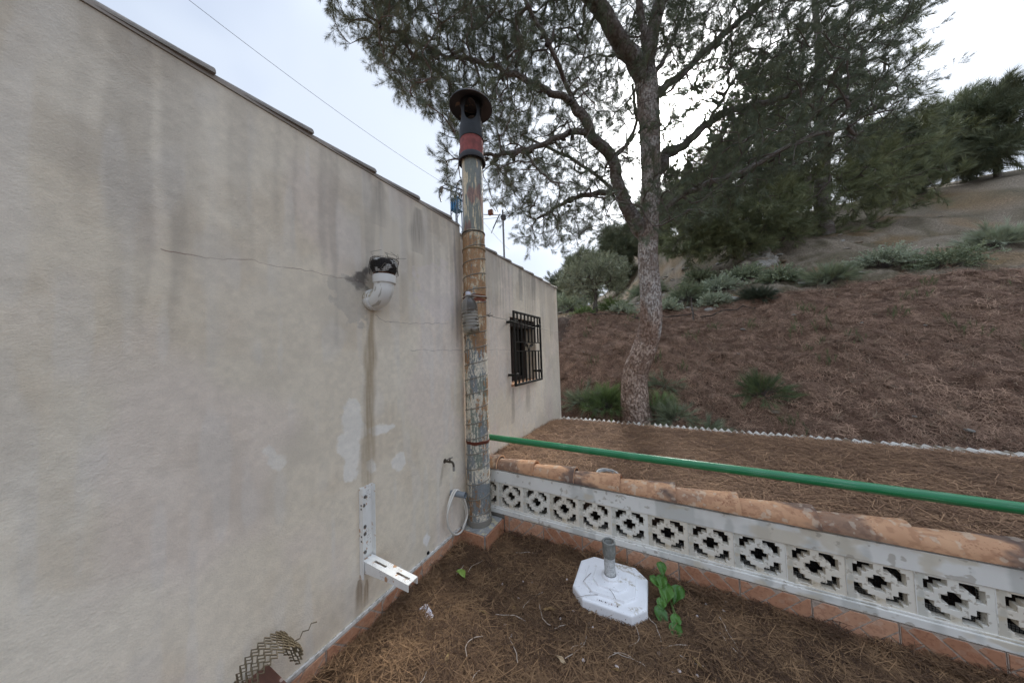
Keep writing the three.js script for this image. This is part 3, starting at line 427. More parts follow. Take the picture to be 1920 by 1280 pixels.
// ------------------------------------------------------------------ plastic bottle tied to the flue
{
  const c = at(882, 626, 2.0), b = on(884, 624, 'z', -1.925), t = thing('plastic_jug', 'dirty clear ribbed plastic jug tied upright to the flue', 'bottle', null, b); const prof = [[0, .004], [.05, .0], [.066, .006], [.071, .02]]; for (let y = .03; y < .2; y += .004) prof.push([.069 + .0017 * Math.sin(y * 2 * Math.PI / .026), y]); prof.push([.07, .21], [.068, .235], [.058, .265], [.038, .292], [.024, .306], [.0215, .312], [.0215, .33]);
  t.rotation.z = .10; t.rotation.x = -.04;
  const pm = new THREE.MeshPhysicalMaterial({ color: hex('#d9d8d2'), transmission: .72, thickness: 0, roughness: .28, side: THREE.DoubleSide, ior: 1.45, map: makeTex(256, 256, (u, v) => { const n = fbm(u * 9, v * 9, 4, 760); return mixc([238, 236, 230], [150, 140, 126], ss(n, .52, .68)); }) });
  mesh('body', lathe(prof, 40), pm, t); mesh('cap', lathe([[0, .352], [.018, .352], [.0225, .349], [.0235, .328], [.0235, .318], [.0215, .318]], 24), std({ color: hex('#c8c6cc'), roughness: .5 }), t);
  mesh('neck_ring', lathe([[.0215, .308], [.027, .309], [.028, .314], [.0215, .316]], 24), pm, t);
  const f = flueAt(2.05), pts = []; for (let k = 0; k <= 40; k++) { const a = k / 40 * 6.2832; pts.push(V(f.x + Math.cos(a) * .106, 2.046 + .004 * Math.sin(a * 3), f.z - Math.sin(a) * .106)); }
  const st = new Tubes().add(pts, .0035, 6); const neck = t.localToWorld ? (t.updateMatrixWorld(), t.localToWorld(V(0, .322, 0))) : b; st.add(curve([V(f.x + .02, 2.046, f.z + .104), neck.clone().add(V(.045, .02, -.01)), neck.clone().add(V(.024, .0, .005))], 10), .003, 6); { const rg = []; for (let k = 0; k <= 24; k++) { const a = k / 24 * 6.2832; rg.push(neck.clone().add(V(Math.cos(a) * .024, .001, Math.sin(a) * .024))); } st.add(rg, .003, 6); }
  tag(mesh('cord', st.geo(), std({ color: hex('#c9c4b8'), roughness: .9 }), scene), 'pale cord looped round the flue holding the plastic jug', 'cord');
}
// wire strung from the flue along the wall
{
  const f = flueAt(1.885), q = (a, b, x = .012) => on(a, b, 'x', x), pts = [V(f.x + .075, 1.89, f.z + .068), q(915, 591, .10), q(930, 595, .05), q(957, 601, .02), q(985, 609, .02), q(1013, 616, .02), q(1040, 621, .012), q(1050, 623, -.06)];
  const T = new Tubes().add(curve(pts, 60), .0022, 5), k = pts[1]; for (const [a, b] of [[V(-.025, .012, .0), V(.028, -.016, .01)], [V(-.02, -.012, .01), V(.03, .02, .0)], [V(.0, .025, 0), V(.012, -.02, 0)]]) T.add([k.clone().add(a), k, k.clone().add(b)], .0022, 4);
  const coil = []; for (let i = 0; i < 50; i++) coil.push(k.clone().add(V(i * .0011 - .02, Math.cos(i * .9) * .005, Math.sin(i * .9) * .005 - i * .0006))); T.add(coil, .0018, 4);
  tag(mesh('tie_wire', T.geo(), std({ color: hex('#4a463f'), roughness: .6, metalness: .4 }), scene), 'twisted steel wire strung from the flue across the window grille', 'wire');
}
// ------------------------------------------------------------------ low breeze-block wall with tile coping
const LWX0 = .02, LWX1 = 7.4, LWT = .12;
{
  const t = thing('garden_wall', 'low whitewashed breeze block wall with terracotta coping and tile skirting', 'wall', null);
  const lime = makeTex(2048, 512, (u, v) => { const x = u * 4, y = v * 1, a = fbm(x * 3, y * 5, 5, 801), f = fbm(x * 26, y * 26, 3, 802); let c = mixc([226, 222, 212], [243, 240, 231], a); const run = noise(x * 9, 1, 803) * .6 + noise(x * 24, 2, 803) * .4; c = mixc(c, [164, 164, 155], .38 * ss(run + .5 * (fbm(x * 5, y * 14, 4, 804) - .5), .58, .82)); c = mixc(c, [206, 192, 166], .6 * ss(fbm(x * 6 + 3, y * 9, 4, 805), .56, .68)); c = mixc(c, [160, 150, 134], .5 * ss(f, .68, .76)); const cr = Math.abs(y - .5 - .03 * fbm(x * 4, 2, 4, 806) + .02); return c; });
  lime.repeat.set(.25, 1); const m = std({ map: lime, bumpMap: lime, bumpScale: .003, roughness: .92 });
  const z0 = ZW - LWT, bs = .2385, b0 = .306, yA = .206, yB = .412;
  mesh('top_beam', metreUV(box(LWX0, LWX1, yB, .517, z0, ZW + .004, .006)), m, t);
  mesh('base_band', metreUV(box(LWX0, LWX1, .148, yA - .012, z0, ZW + .01, .007)), m, t);
  mesh('base_band', metreUV(box(LWX0, LWX1, yA - .0115, yA - .0005, z0, ZW + .002, .003)), m, t);
  const S = .187, hw = bs / 2 - .0022;
  const geo = (() => {
    const sh = new THREE.Shape([[-hw, -.106], [hw, -.106], [hw, .106], [-hw, .106]].map(a => new THREE.Vector2(...a)));
    const h = S / 2, co = [[.9, 5], [4.05, 5], [4.05, 4.15], [5, 4.15], [5, .9], [3.3, .9], [3.3, 2.3], [2.3, 2.3], [2.3, 3.3], [.9, 3.3]];
    for (const sx of [-1, 1]) for (const sy of [-1, 1]) { let p = co.map(([x, y]) => new THREE.Vector2(sx * x / 5 * h, sy * y / 5 * h)); sh.holes.push(new THREE.Path(p)); }
    const pl = [[1.1, 2.2], [1.1, 1.1], [2.2, 1.1], [2.2, -1.1], [1.1, -1.1], [1.1, -2.2], [-1.1, -2.2], [-1.1, -1.1], [-2.2, -1.1], [-2.2, 1.1], [-1.1, 1.1], [-1.1, 2.2]]; sh.holes.push(new THREE.Path(pl.map(([x, y]) => new THREE.Vector2(x / 5 * h, y / 5 * h))));
    const g = new THREE.ExtrudeGeometry(sh, { depth: .034, bevelEnabled: true, bevelThickness: .0015, bevelSize: .001, bevelSegments: 1 }); g.translate(0, 0, -.0355); const q = g.attributes.uv; for (let i = 0; i < q.count; i++) q.setXY(i, q.getX(i) + .6, q.getY(i) + .25); return g;
  })();
  const cream = [[0xfffaf2], [0xfffdf8], [0xfcf5ea]].map(([c]) => { const tx = rep(lime, .5, 2); return std({ map: tx, color: c, bumpMap: tx, bumpScale: .003, roughness: .92 }); });
  for (let k = -1; k < 29; k++) {
    const x = b0 + bs * k; if (x - hw < LWX0 - .2 && k < 0) continue;
    const b = mesh('breeze_block', geo, cream[(k + 6) % 3], t); b.position.set(x, (yA + yB) / 2, ZW - .002 - .003 * hash(k, 2, 9)); b.rotation.z = .01 * (hash(k, 3, 9) - .5);
    mesh('mortar_post', metreUV(box(x + hw + .0003, x + bs - hw - .0003, yA - .002, yB + .002, z0 + .02, ZW - .001 - .002 * hash(k, 4, 9))), m, t);
  }
  
  // skirting
  const T = .316, g3 = [0, 1, 2].map(k => skirtTile(T, .146, k + 21));
  for (let k = 0; k < 22; k++) { const x0 = .29 + T * (k), s = addTile(t, g3[k % 3], tileMat[(k * 2) % 3], T, .146); s.position.set(x0, 0, ZW - .004); }
  addTile(t, skirtTile(.29 - PX - .012, .146, 40), tileMat[1], .29 - PX - .012, .146).position.set(PX + .0115, 0, ZW - .004);
  mesh('wall_core', box(LWX0, LWX1, -.4, .1475, z0, ZW - .0045), std({ color: hex('#8d857a') }), t);
  // coping
  const ct = tileGeo(.385, .068, .092, .016, .95), ends = [.185, .529, .876, 1.212, 1.562, 1.9, 2.245, 2.59, 2.94, 3.28, 3.63, 3.98, 4.33, 4.68, 5.02, 5.37, 5.72, 6.06, 6.41, 6.75, 7.1, 7.44]; const cy = .527, cz = ZW - LWT / 2 - .004;
  ends.forEach((e, k) => { const c = mesh('coping_tile', ct, clay[(k + 0) % 6], t); c.position.set(e - .385, cy + .004 * (hash(k, 1, 3) - .3), cz + .004 * (hash(k, 2, 3) - .5)); c.rotation.z = .028; c.rotation.y = .01 * (hash(k, 5, 3) - .5); });
  mesh('mortar_bed', metreUV(box(LWX0, LWX1, .5175, .545, z0 + .02, ZW - .012, .006)), mortarMat, t);
  const net = [], nz = ZW - .062; for (let x = LWX0; x < LWX1; x += .011) net.push(box(x - .0008, x + .0008, yA - .02, yB + .02, nz - .001, nz)); for (let y = yA - .02; y < yB + .02; y += .011) net.push(box(LWX0, LWX1, y - .0008, y + .0008, nz + .0002, nz + .0012)); const n = mesh('netting', net, std({ color: hex('#141618'), roughness: .7 }), t);
}
// green handrail above the low wall
{
  const z = -2.28, a = on(915, 819, 'z', z), b = on(1440, 889, 'z', z), d = b.clone().sub(a).normalize(); const tg = makeTex(512, 128, (u, v) => { const n = fbm(u * 60, v * 8, 4, 901); let c = mixc([14, 112, 62], [24, 132, 76], n); c = mixc(c, [60, 118, 84], .5 * ss(fbm(u * 26, v * 5, 4, 903), .5, .64)); c = mixc(c, [112, 104, 84], .55 * ss(fbm(u * 90 + 3, v * 9, 4, 904), .66, .72)); return mixc(c, [176, 192, 170], .8 * ss(fbm(u * 200, v * 14, 3, 902), .70, .75)); }); tg.repeat.set(1, .4);
  const s = a.clone().addScaledVector(d, (FX - .02 - a.x) / d.x), e = a.clone().addScaledVector(d, 7.1 / d.x); const t = thing('handrail', 'green painted metal handrail above the low wall', 'handrail', null); const pts = []; for (let k = 0; k <= 40; k++) pts.push(s.clone().lerp(e, k / 40).add(V(0, .004 * (noise(k * .25, 1, 6) - .5), 0))); const R = .0268;
  mesh('rail', new Tubes().add(pts, R, 24).geo(), std({ map: tg, roughness: .38 }), t);
  mesh('post', tube([e.clone().add(V(-.25, -.3, 0)), e.clone().add(V(-.25, -.02, 0))], .02, 16), std({ map: tg, roughness: .38 }), t);
}
// ------------------------------------------------------------------ corrugated roof beyond the low wall, under needles
const roofY = (z) => .462 + (z + 2.33) * .030, ROOFZ = -4.93;
{
  const t = thing('corrugated_roof', 'white corrugated sheet roof buried under brown pine needles', 'roof', null), P = .076; const xs = []; for (let x = FX + .004; x < 8; x += P / 12) xs.push(x); const zs = []; for (let z = -2.33; z > ROOFZ; z -= .2) zs.push(z); zs.push(ROOFZ);
  const wv = (x, z, o = 0) => roofY(z) + .017 * Math.cos(x / P * 2 * Math.PI) + o;
  mesh('sheet', sheet(xs, zs.slice().reverse(), (x, z) => wv(x, z), 1), std({ map: (() => { const x = makeTex(512, 256, (u, v) => mixc([222, 218, 208], [120, 104, 84], ss(fbm(u * 60, v * 12, 4, 930), .46, .68))); x.repeat.set(.25, .5); return x; })(), roughness: .7 }), t);
  const xl = graded(FX + .004, 8, FX + .004, 5.4, .04, 1.12), zl = graded(-4.84, -2.335, -4.84, -2.335, .04, 1.2);
  const g = sheet(xl, zl, (x, z) => roofY(z) + .018 + .028 * fbm(x * 3, z * 3, 4, 920) + .014 * fbm(x * 14, z * 14, 3, 921) - .042 * ss(-z + .34 * (fbm(x * 4, 1, 4, 923) - .3), 4.35, 4.90), .6, (x, z) => mixc([.15, .078, .043], [.25, .145, .082], fbm(x * 5, z * 5, 3, 922)));
  const l = mesh('needle_layer', g, std({ vertexColors: true, map: rep(soilTex, 2, 2), bumpMap: rep(soilTex, 2, 2), bumpScale: .008, roughness: 1 }), t); l.userData.kind = 'stuff';
  for (const z of [-2.9, -4.6]) mesh('purlin', box(FX + .004, 7.9, roofY(z) - .085, roofY(z) - .0185, z - .03, z + .03), std({ color: hex('#5a4a3a') }), t);
}
const bedY = (x, z) => roofY(z) + .018 + .028 * fbm(x * 3, z * 3, 4, 920) + .014 * fbm(x * 14, z * 14, 3, 921);
{
  const p = on(1139, 890, 'y', .52), t = thing('plastic_bowl', 'small white plastic bowl of soil behind the coping tiles', 'bowl', null, V(p.x, .478, p.z)); t.rotation.set(.06, 0, -.08);
  mesh('bowl', lathe([[0, 0], [.055, 0], [.06, .004], [.083, .048], [.092, .05], [.093, .054], [.084, .055], [.079, .05], [.058, .008], [0, .006]], 40), std({ color: hex('#c9c8c2'), roughness: .5, map: grain }), t);
  mesh('soil', (() => { const g = new THREE.CircleGeometry(.072, 28, 0); g.rotateX(-Math.PI / 2); g.translate(0, .036, 0); return g; })(), std({ color: hex('#6d6552'), map: rep(soilTex, 1, 1), roughness: 1 }), t);
}
console.log('wall objects done');
// ------------------------------------------------------------------ parasol base
{
  const t = thing('parasol_base', 'white plastic parasol base with upright tube standing on needles', 'parasol base', null, V(1.168, .012, -1.905)); t.rotation.y = .03;
  const dirt = makeTex(512, 512, (u, v) => { const n = fbm(u * 7, v * 7, 5, 1001), f = fbm(u * 50, v * 50, 3, 1002); let c = mixc([240, 239, 238], [249, 248, 247], n); c = mixc(c, [168, 154, 132], .6 * ss(fbm(u * 4 + 2, v * 6, 5, 1003), .62, .74) * ss(f, .35, .6)); return mixc(c, [120, 110, 98], .6 * ss(f, .83, .85)); }); dirt.repeat.set(2.2, 2.2);
  const m = std({ map: dirt, roughness: .42 });
  const oct = (a, b, c) => new THREE.Shape([[-a + c, -b], [a - c, -b], [a, -b + c], [a, b - c], [a - c, b], [-a + c, b], [-a, b - c], [-a, -b + c]].map(q => new THREE.Vector2(...q)));
  const slab = (a, b, c, y0, y1, bev) => { const g = new THREE.ExtrudeGeometry(oct(a - bev, b - bev, c), { depth: y1 - y0 - 2 * bev, bevelEnabled: true, bevelThickness: bev, bevelSize: bev, bevelSegments: 3 }); g.rotateX(-Math.PI / 2); g.translate(0, y0 + bev, 0); return metreUV(g); };
  mesh('slab', (() => { const g = slab(.212, .194, .07, -.02, .078, .012); return g; })(), m, t);
  mesh('tier', slab(.146, .132, .052, .071, .0945, .003), m, t); mesh('tier', slab(.098, .086, .036, .086, .1085, .003), m, t);
  mesh('boss', lathe([[.052, .106], [.051, .12], [.046, .128], [.037, .13]], 32), m, t);
  const R = .0335; const tubeM = std({ color: hex('#f4f4f0'), map: grain, roughness: .45 });
  mesh('tube', lathe([[R, .10], [R, .248]], 32), tubeM, t);
  mesh('collar', lathe([[R + .001, .236], [R + .005, .25], [R + .0065, .262], [R + .0065, .327], [R + .004, .331], [R - .002, .331], [R - .005, .327], [R - .006, .24]], 32), std({ color: hex('#a3a39a'), map: grain, roughness: .6 }), t);
  mesh('liner', lathe([[R - .006, .24], [R - .0065, .323], [R - .011, .323], [R - .011, .24], [0, .24]], 24), std({ color: hex('#a3a19a'), roughness: .7 }), t);
  // embossed, worn maker's lettering is only a faint raised row of strokes
  const rr = rng(8), gs = []; for (let k = 0; k < 11; k++) { const x = -.055 + k * .011; gs.push(box(x, x + .0022, .0775, .0792, .158, .17)); if (rr() > .35) gs.push(box(x + .0022, x + .0065, .0775, .0792, .158 + (rr() > .5 ? 0 : .0095), .1605 + (rr() > .5 ? 0 : .0095))); }
  mesh('embossed_mark', gs, std({ color: hex('#b9a9a4'), roughness: .6 }), t);
}
// ------------------------------------------------------------------ creeping plant with heart-shaped leaves
const veinTex = makeTex(128, 128, (u, v) => { const q = Math.abs(u - .5) * 2, rib = ss(.07 - q, 0, .05), side = ss(.16 - Math.abs(((v - q * .35) * 6 % 1 + 1) % 1 - .5), 0, .1), n = fbm(u * 9, v * 9, 4, 990); let c = mixc([200, 205, 190], [245, 248, 240], n); c = mixc(c, [255, 255, 225], .8 * Math.max(rib, .45 * side)); return mixc(c, [190, 150, 70], .8 * ss(fbm(u * 6 + 4, v * 6, 4, 991), .68, .74)); });
const leafGreen = [[.085, .225, .03], [.07, .19, .028], [.115, .27, .04]].map(c => new THREE.MeshPhysicalMaterial({ color: new THREE.Color(...c), roughness: .5, side: THREE.DoubleSide, transmission: .25, thickness: 0, map: veinTex }));
function heartLeaf(len, w) { const s = []; const N = 9, M = 5, pos = [], idx = []; for (let i = 0; i <= N; i++) { const v = i / N, hw = w * Math.sin(Math.PI * Math.pow(v, .62)) * (1 - .18 * v); for (let j = -M; j <= M; j++) { const q = j / M, back = v < .25 ? -.16 * Math.abs(q) * (1 - v * 4) : 0; pos.push(q * hw, -.10 * len * v * v + Math.abs(q) * hw * .35 + .004 * Math.sin(v * 9 + q * 4), -len * (v + back)); } } const W = 2 * M + 1; for (let i = 0; i < N; i++) for (let j = 0; j < 2 * M; j++) { const a = i * W + j; idx.push(a, a + 1, a + W, a + 1, a + W + 1, a + W); } const g = new THREE.BufferGeometry(); g.setAttribute('position', new THREE.Float32BufferAttribute(pos, 3)); g.setIndex(idx); g.computeVertexNormals(); const uv = []; for (let i = 0; i <= N; i++) for (let j = -M; j <= M; j++) uv.push(.5 + .5 * j / M, i / N); g.setAttribute('uv', new THREE.Float32BufferAttribute(uv, 2)); return g; }
{
  const t = thing('creeping_plant', 'green creeping plant with heart-shaped leaves beside the parasol base', 'plant', null); const root = on(1252, 1120, 'y', .01), lg = heartLeaf(.088, .036), stem = new Tubes(), rr = rng(12);
  const L = [[1237, 1065, .17, .85, .2], [1212, 1091, .10, 1, 1.2], [1247, 1092, .12, .9, -.3], [1253, 1110, .085, 1.25, -.15], [1284, 1116, .07, 1.15, -.6], [1231, 1150, .03, 1.1, .4], [1245, 1136, .05, .8, -.2], [1270, 1168, .03, .8, -.1], [1272, 1186, .015, .95, -.2]];
  for (const [px, py, y0, s, tw] of L) { const y = y0 + .03, c = on(px, py, 'y', y), m = mesh('leaf', lg, leafGreen[Math.floor(rr() * 3)], t); m.scale.setScalar(s); m.position.copy(c).add(V(Math.sin(-tw) * -.03, .01, -.035)); m.rotation.set(-.35 - .35 * rr(), Math.PI + tw, .25 * (rr() - .5), 'YXZ'); stem.add(curve([root, root.clone().lerp(c, .5).add(V(0, .03, 0)), m.position.clone()], 8), .0026, 5); }
  mesh('stem', stem.geo(), std({ color: new THREE.Color(.13, .22, .06), roughness: .6 }), t);
}
// ------------------------------------------------------------------ small things lying on the litter
{
  const p = on(864, 1078, 'y', .035), m = mesh('fallen_leaf', heartLeaf(.085, .034), std({ color: new THREE.Color(.20, .30, .05), roughness: .6 }), scene); m.position.copy(p).add(V(-.02, .022, .0)); m.rotation.set(.1, -1.9, .25, 'YXZ'); tag(m, 'yellow green leaf lying on needles near the plinth', 'leaf');
  const q = on(800, 1146, 'y', .03), sc = new THREE.PlaneGeometry(.12, .04, 26, 12), a = sc.attributes.position; for (let i = 0; i < a.count; i++) { const x = a.getX(i), y = a.getY(i); a.setZ(i, .03 * (fbm(x * 40, y * 40, 3, 1101) - .5)); a.setX(i, x + .012 * (fbm(x * 30, y * 30, 2, 1102) - .5)); a.setY(i, y * (1 + .5 * (noise(x * 50, 1, 4) - .5))); } sc.rotateX(-Math.PI / 2); sc.computeVertexNormals();
  const w = mesh('plastic_scrap', sc, std({ color: hex('#e9e7ee'), roughness: .3 }), scene); w.position.copy(q).add(V(0, -.004, 0)); w.rotation.set(.25, -.35, .1); tag(w, 'crumpled white plastic scrap half buried in the needles', 'scrap');
}
// ------------------------------------------------------------------ vegetation kit
function needleSprig(seed, n, L, nl, w, spread) {              // twig along +y with needles, single thin faces
  const r = rng(seed), p = [], nn = [], idx = [];
  for (let k = 0; k < n; k++) {
    const t = .15 + .85 * Math.pow(r(), .7), a = r() * 6.2832, el = spread * (.55 + .6 * r()) * (1.15 - .55 * t), len = nl * (.7 + .5 * r()); const d = V(Math.cos(a) * Math.sin(el), Math.cos(el), Math.sin(a) * Math.sin(el)); const b = V((r() - .5) * .012, t * L, (r() - .5) * .012), s = V(r() - .5, r() - .5, r() - .5).cross(d).normalize().multiplyScalar(w / 2), e = b.clone().addScaledVector(d, len).add(V(0, -.1 * len * r(), 0)); const i = p.length / 3;
    p.push(b.x - s.x, b.y - s.y, b.z - s.z, b.x + s.x, b.y + s.y, b.z + s.z, e.x, e.y, e.z); const q = s.clone().cross(d).normalize(); for (let m = 0; m < 3; m++) nn.push(q.x, q.y, q.z); idx.push(i, i + 1, i + 2);
  }
  { const i = p.length / 3, s = w * .7; p.push(-s, 0, 0, s, 0, 0, 0, L, 0, 0, 0, -s, 0, 0, s, 0, L, 0); for (let m = 0; m < 3; m++) nn.push(0, 0, 1); for (let m = 0; m < 3; m++) nn.push(1, 0, 0); idx.push(i, i + 1, i + 2, i + 3, i + 4, i + 5); }
  const g = new THREE.BufferGeometry(); g.setAttribute('position', new THREE.Float32BufferAttribute(p, 3)); g.setAttribute('normal', new THREE.Float32BufferAttribute(nn, 3)); g.setIndex(idx); return g;
}
function leafSprig(seed, n, L, ll, lw) {                        // twig with small lance-shaped leaves
  const r = rng(seed), p = [], nn = [], idx = [];
  for (let k = 0; k < n; k++) {
    const t = .1 + .9 * (k + r()) / n, a = r() * 6.2832, el = .5 + .7 * r(), len = ll * (.7 + .5 * r()); const d = V(Math.cos(a) * Math.sin(el), Math.cos(el), Math.sin(a) * Math.sin(el)), b = V(0, t * L, 0), s = V(r() - .5, r() - .5, r() - .5).cross(d).normalize().multiplyScalar(lw / 2 * (.7 + .6 * r())), m = b.clone().addScaledVector(d, len * .45), e = b.clone().addScaledVector(d, len), i = p.length / 3, q = d.clone().cross(s).normalize();
    for (const v of [b, m.clone().sub(s), m.clone().add(s), e]) { p.push(v.x, v.y, v.z); nn.push(q.x, q.y, q.z); } idx.push(i, i + 1, i + 2, i + 1, i + 3, i + 2);
  }
  { const i = p.length / 3, s = .002; p.push(-s, 0, 0, s, 0, 0, 0, L, 0); for (let m = 0; m < 3; m++) nn.push(0, 0, 1); idx.push(i, i + 1, i + 2); }
  const g = new THREE.BufferGeometry(); g.setAttribute('position', new THREE.Float32BufferAttribute(p, 3)); g.setAttribute('normal', new THREE.Float32BufferAttribute(nn, 3)); g.setIndex(idx); return g;
}
const UPV = V(0, 1, 0), _m = new THREE.Matrix4(), _q = new THREE.Quaternion(), _s = V();
function scatter(name, geo, mat, list, parent, seed, vary) {      // list of {p, d, s}
  const im = new THREE.InstancedMesh(geo, mat, list.length), r = rng(seed), c = new THREE.Color(); im.name = name;
  list.forEach((o, i) => { _q.setFromUnitVectors(UPV, o.d); const tw = new THREE.Quaternion().setFromAxisAngle(UPV, r() * 6.2832); _q.multiply(tw); _m.compose(o.p, _q, _s.setScalar(o.s)); im.setMatrixAt(i, _m); const v = vary ? vary(r, o) : [1, 1, 1]; im.setColorAt(i, c.setRGB(...v)); });
  im.instanceMatrix.needsUpdate = true; if (im.instanceColor) im.instanceColor.needsUpdate = true; im.castShadow = im.receiveShadow = true; im.userData.kind = 'stuff'; parent.add(im); return im;
}
function grow(limbs, targets, seed, o = {}) {                   // connects every target to the nearest wood: returns twig paths
  const r = rng(seed), N = [], paths = [], step = o.step ?? .14, bias = o.bias ?? .25;
  for (const L of limbs) { const c = new THREE.CatmullRomCurve3(L.map(a => a.p)), len = c.getLength(), n = Math.max(2, Math.ceil(len / step)); for (let k = (o.skip ?? 0); k <= n; k++) { const p = c.getPoint(k / n), q = c.getTangent(Math.min(1, k / n)); N.push({ p, d: q, h: 0, cnt: 0, par: -1, limb: true }); } }
  const nl = N.length; for (const t of targets) { let b = 1e9; for (let k = 0; k < nl; k++) b = Math.min(b, N[k].p.distanceToSquared(t)); t.userD = b; } targets.sort((a, b) => a.userD - b.userD);
  for (const t of targets) {
    let best = -1, bc = 1e9; for (let k = 0; k < N.length; k++) { const n = N[k], dx = t.x - n.p.x, dy = t.y - n.p.y, dz = t.z - n.p.z, d2 = dx * dx + dy * dy + dz * dz; if (d2 > bc * bc) continue; const d = Math.sqrt(d2) + 1e-6, al = (dx * n.d.x + dy * n.d.y + dz * n.d.z) / d, c = d * (1 + bias * (1 - al)); if (c < bc) { bc = c; best = k; } }
    const n0 = N[best], len = n0.p.distanceTo(t); if (len < .05) continue; const k = Math.max(2, Math.ceil(len / step)), dir = t.clone().sub(n0.p).normalize(), c1 = n0.p.clone().addScaledVector(n0.d.clone().multiplyScalar(.5).add(dir).normalize(), len * .4).add(V(0, (o.sag ?? 0) * len, 0)), path = [n0.p.clone()], ids = [best]; let prev = best, pp = n0.p;
    for (let i = 1; i <= k; i++) { const u = i / k, p = n0.p.clone().multiplyScalar((1 - u) * (1 - u)).addScaledVector(c1, 2 * u * (1 - u)).addScaledVector(t, u * u); if (i < k) p.add(V(r() - .5, r() - .5, r() - .5).multiplyScalar(.22 * step + .03 * len)); const d = p.clone().sub(pp).normalize(); N.push({ p, d, cnt: 0, par: prev }); prev = N.length - 1; pp = p; path.push(p); ids.push(prev); }
    paths.push({ path, ids }); let a = prev; while (a >= 0 && !N[a].limb) { N[a].cnt++; a = N[a].par; }
  }
  return { N, paths };
}
function twigMesh(G, r0, rmax, ex = .5) { const T = new Tubes(); for (const { path, ids } of G.paths) { const rr = ids.map((id, i) => { const c = i === 0 ? G.N[ids[1]].cnt : G.N[id].cnt; return Math.min(rmax, r0 * Math.pow(Math.max(1, c), ex)); }); rr[rr.length - 1] *= .5; const big = Math.max(...rr); T.add(path, rr, big > .012 ? 6 : big > .006 ? 4 : 3, false); } return T.geo(); }
function sprigList(G, seed, o) { const r = rng(seed), out = []; for (const { path, ids } of G.paths) { let acc = 0, tot = 0; for (let i = 1; i < path.length; i++) tot += path[i].distanceTo(path[i - 1]); let run = 0; for (let i = 1; i < path.length; i++) { const a = path[i - 1], b = path[i], l = a.distanceTo(b), d = b.clone().sub(a).normalize(); const rest = tot - run; run += l; if (rest > o.reach) continue; acc += l * o.per; while (acc > 0) { acc -= 1; const p = a.clone().lerp(b, r()), q = d.clone().multiplyScalar(.7).add(V(r() - .5, r() - .5, r() - .5).multiplyScalar(o.wild ?? 1.5)).add(V(0, o.up ?? .2, 0)).normalize(); out.push({ p, d: q, s: (.6 + .6 * r()) * (o.scale ?? 1) }); } } const e = path[path.length - 1], d = e.clone().sub(path[path.length - 2]).normalize(); for (let k = 0; k < (o.tip ?? 3); k++) out.push({ p: e.clone(), d: d.clone().add(V(r() - .5, r() - .5, r() - .5).multiplyScalar(1.1)).add(V(0, .15, 0)).normalize(), s: (.8 + .5 * r()) * (o.scale ?? 1) }); } return out; }
function blobPoints(blobs, seed, flat = 1) { const r = rng(seed), out = []; for (const [c, rad, n] of blobs) for (let k = 0; k < n; k++) { let v; do { v = V(r() * 2 - 1, r() * 2 - 1, r() * 2 - 1); } while (v.lengthSq() > 1); v.multiplyScalar(rad); v.y *= flat; out.push(c.clone().add(v)); } return out; }
const barkTex = makeTex(512, 1024, (u, v) => { const [a, b] = cells(u * 26 + 1.8 * fbm(u * 14, v * 9, 3, 3), v * 17 + 1.6 * fbm(u * 16, v * 12, 3, 4), 1201), e = b - a, n = fbm(u * 40, v * 60, 4, 1202); let c = mixc([162, 150, 139], [216, 208, 199], ss(n, .32, .68)); c = mixc([124, 111, 101], c, ss(e + .3 * (n - .5), -.05, .2)); c = mixc(c, [126, 106, 92], .5 * ss(fbm(u * 6, v * 5, 3, 1209), .5, .65)); return mixc(c, [204, 196, 187], .3 * ss(fbm(u * 22 + 3, v * 30, 3, 1203), .58, .7)); });
const barkB = makeTex(512, 1024, (u, v) => { const [a, b] = cells(u * 26 + 1.8 * fbm(u * 14, v * 9, 3, 3), v * 17 + 1.6 * fbm(u * 16, v * 12, 3, 4), 1201); return 255 * (.75 * ss(b - a, 0, .3) + .25 * fbm(u * 60, v * 80, 3, 1204)); }, false);
const bark = std({ map: rep(barkTex, 1, .55), bumpMap: rep(barkB, 1, .55), bumpScale: .02, roughness: .95 });
const limbBark = std({ map: rep(barkTex, .5, .9), bumpMap: rep(barkB, .5, .9), bumpScale: .008, roughness: .95, color: hex('#aeb0b2') });
const twigMat = std({ color: new THREE.Color(.13, .105, .09), roughness: .95 });
const pineLeaf = std({ color: 0xffffff, roughness: .75 });
const pineVary = (r) => { const t = r(), k = .75 + .5 * r(); return [(.10 + .065 * t) * k, (.13 + .055 * t) * k, (.08 + .03 * t) * k]; };
const sprigA = needleSprig(1, 46, .16, .09, .0030, 1.0), sprigB = needleSprig(2, 44, .28, .16, .007, 1.0);

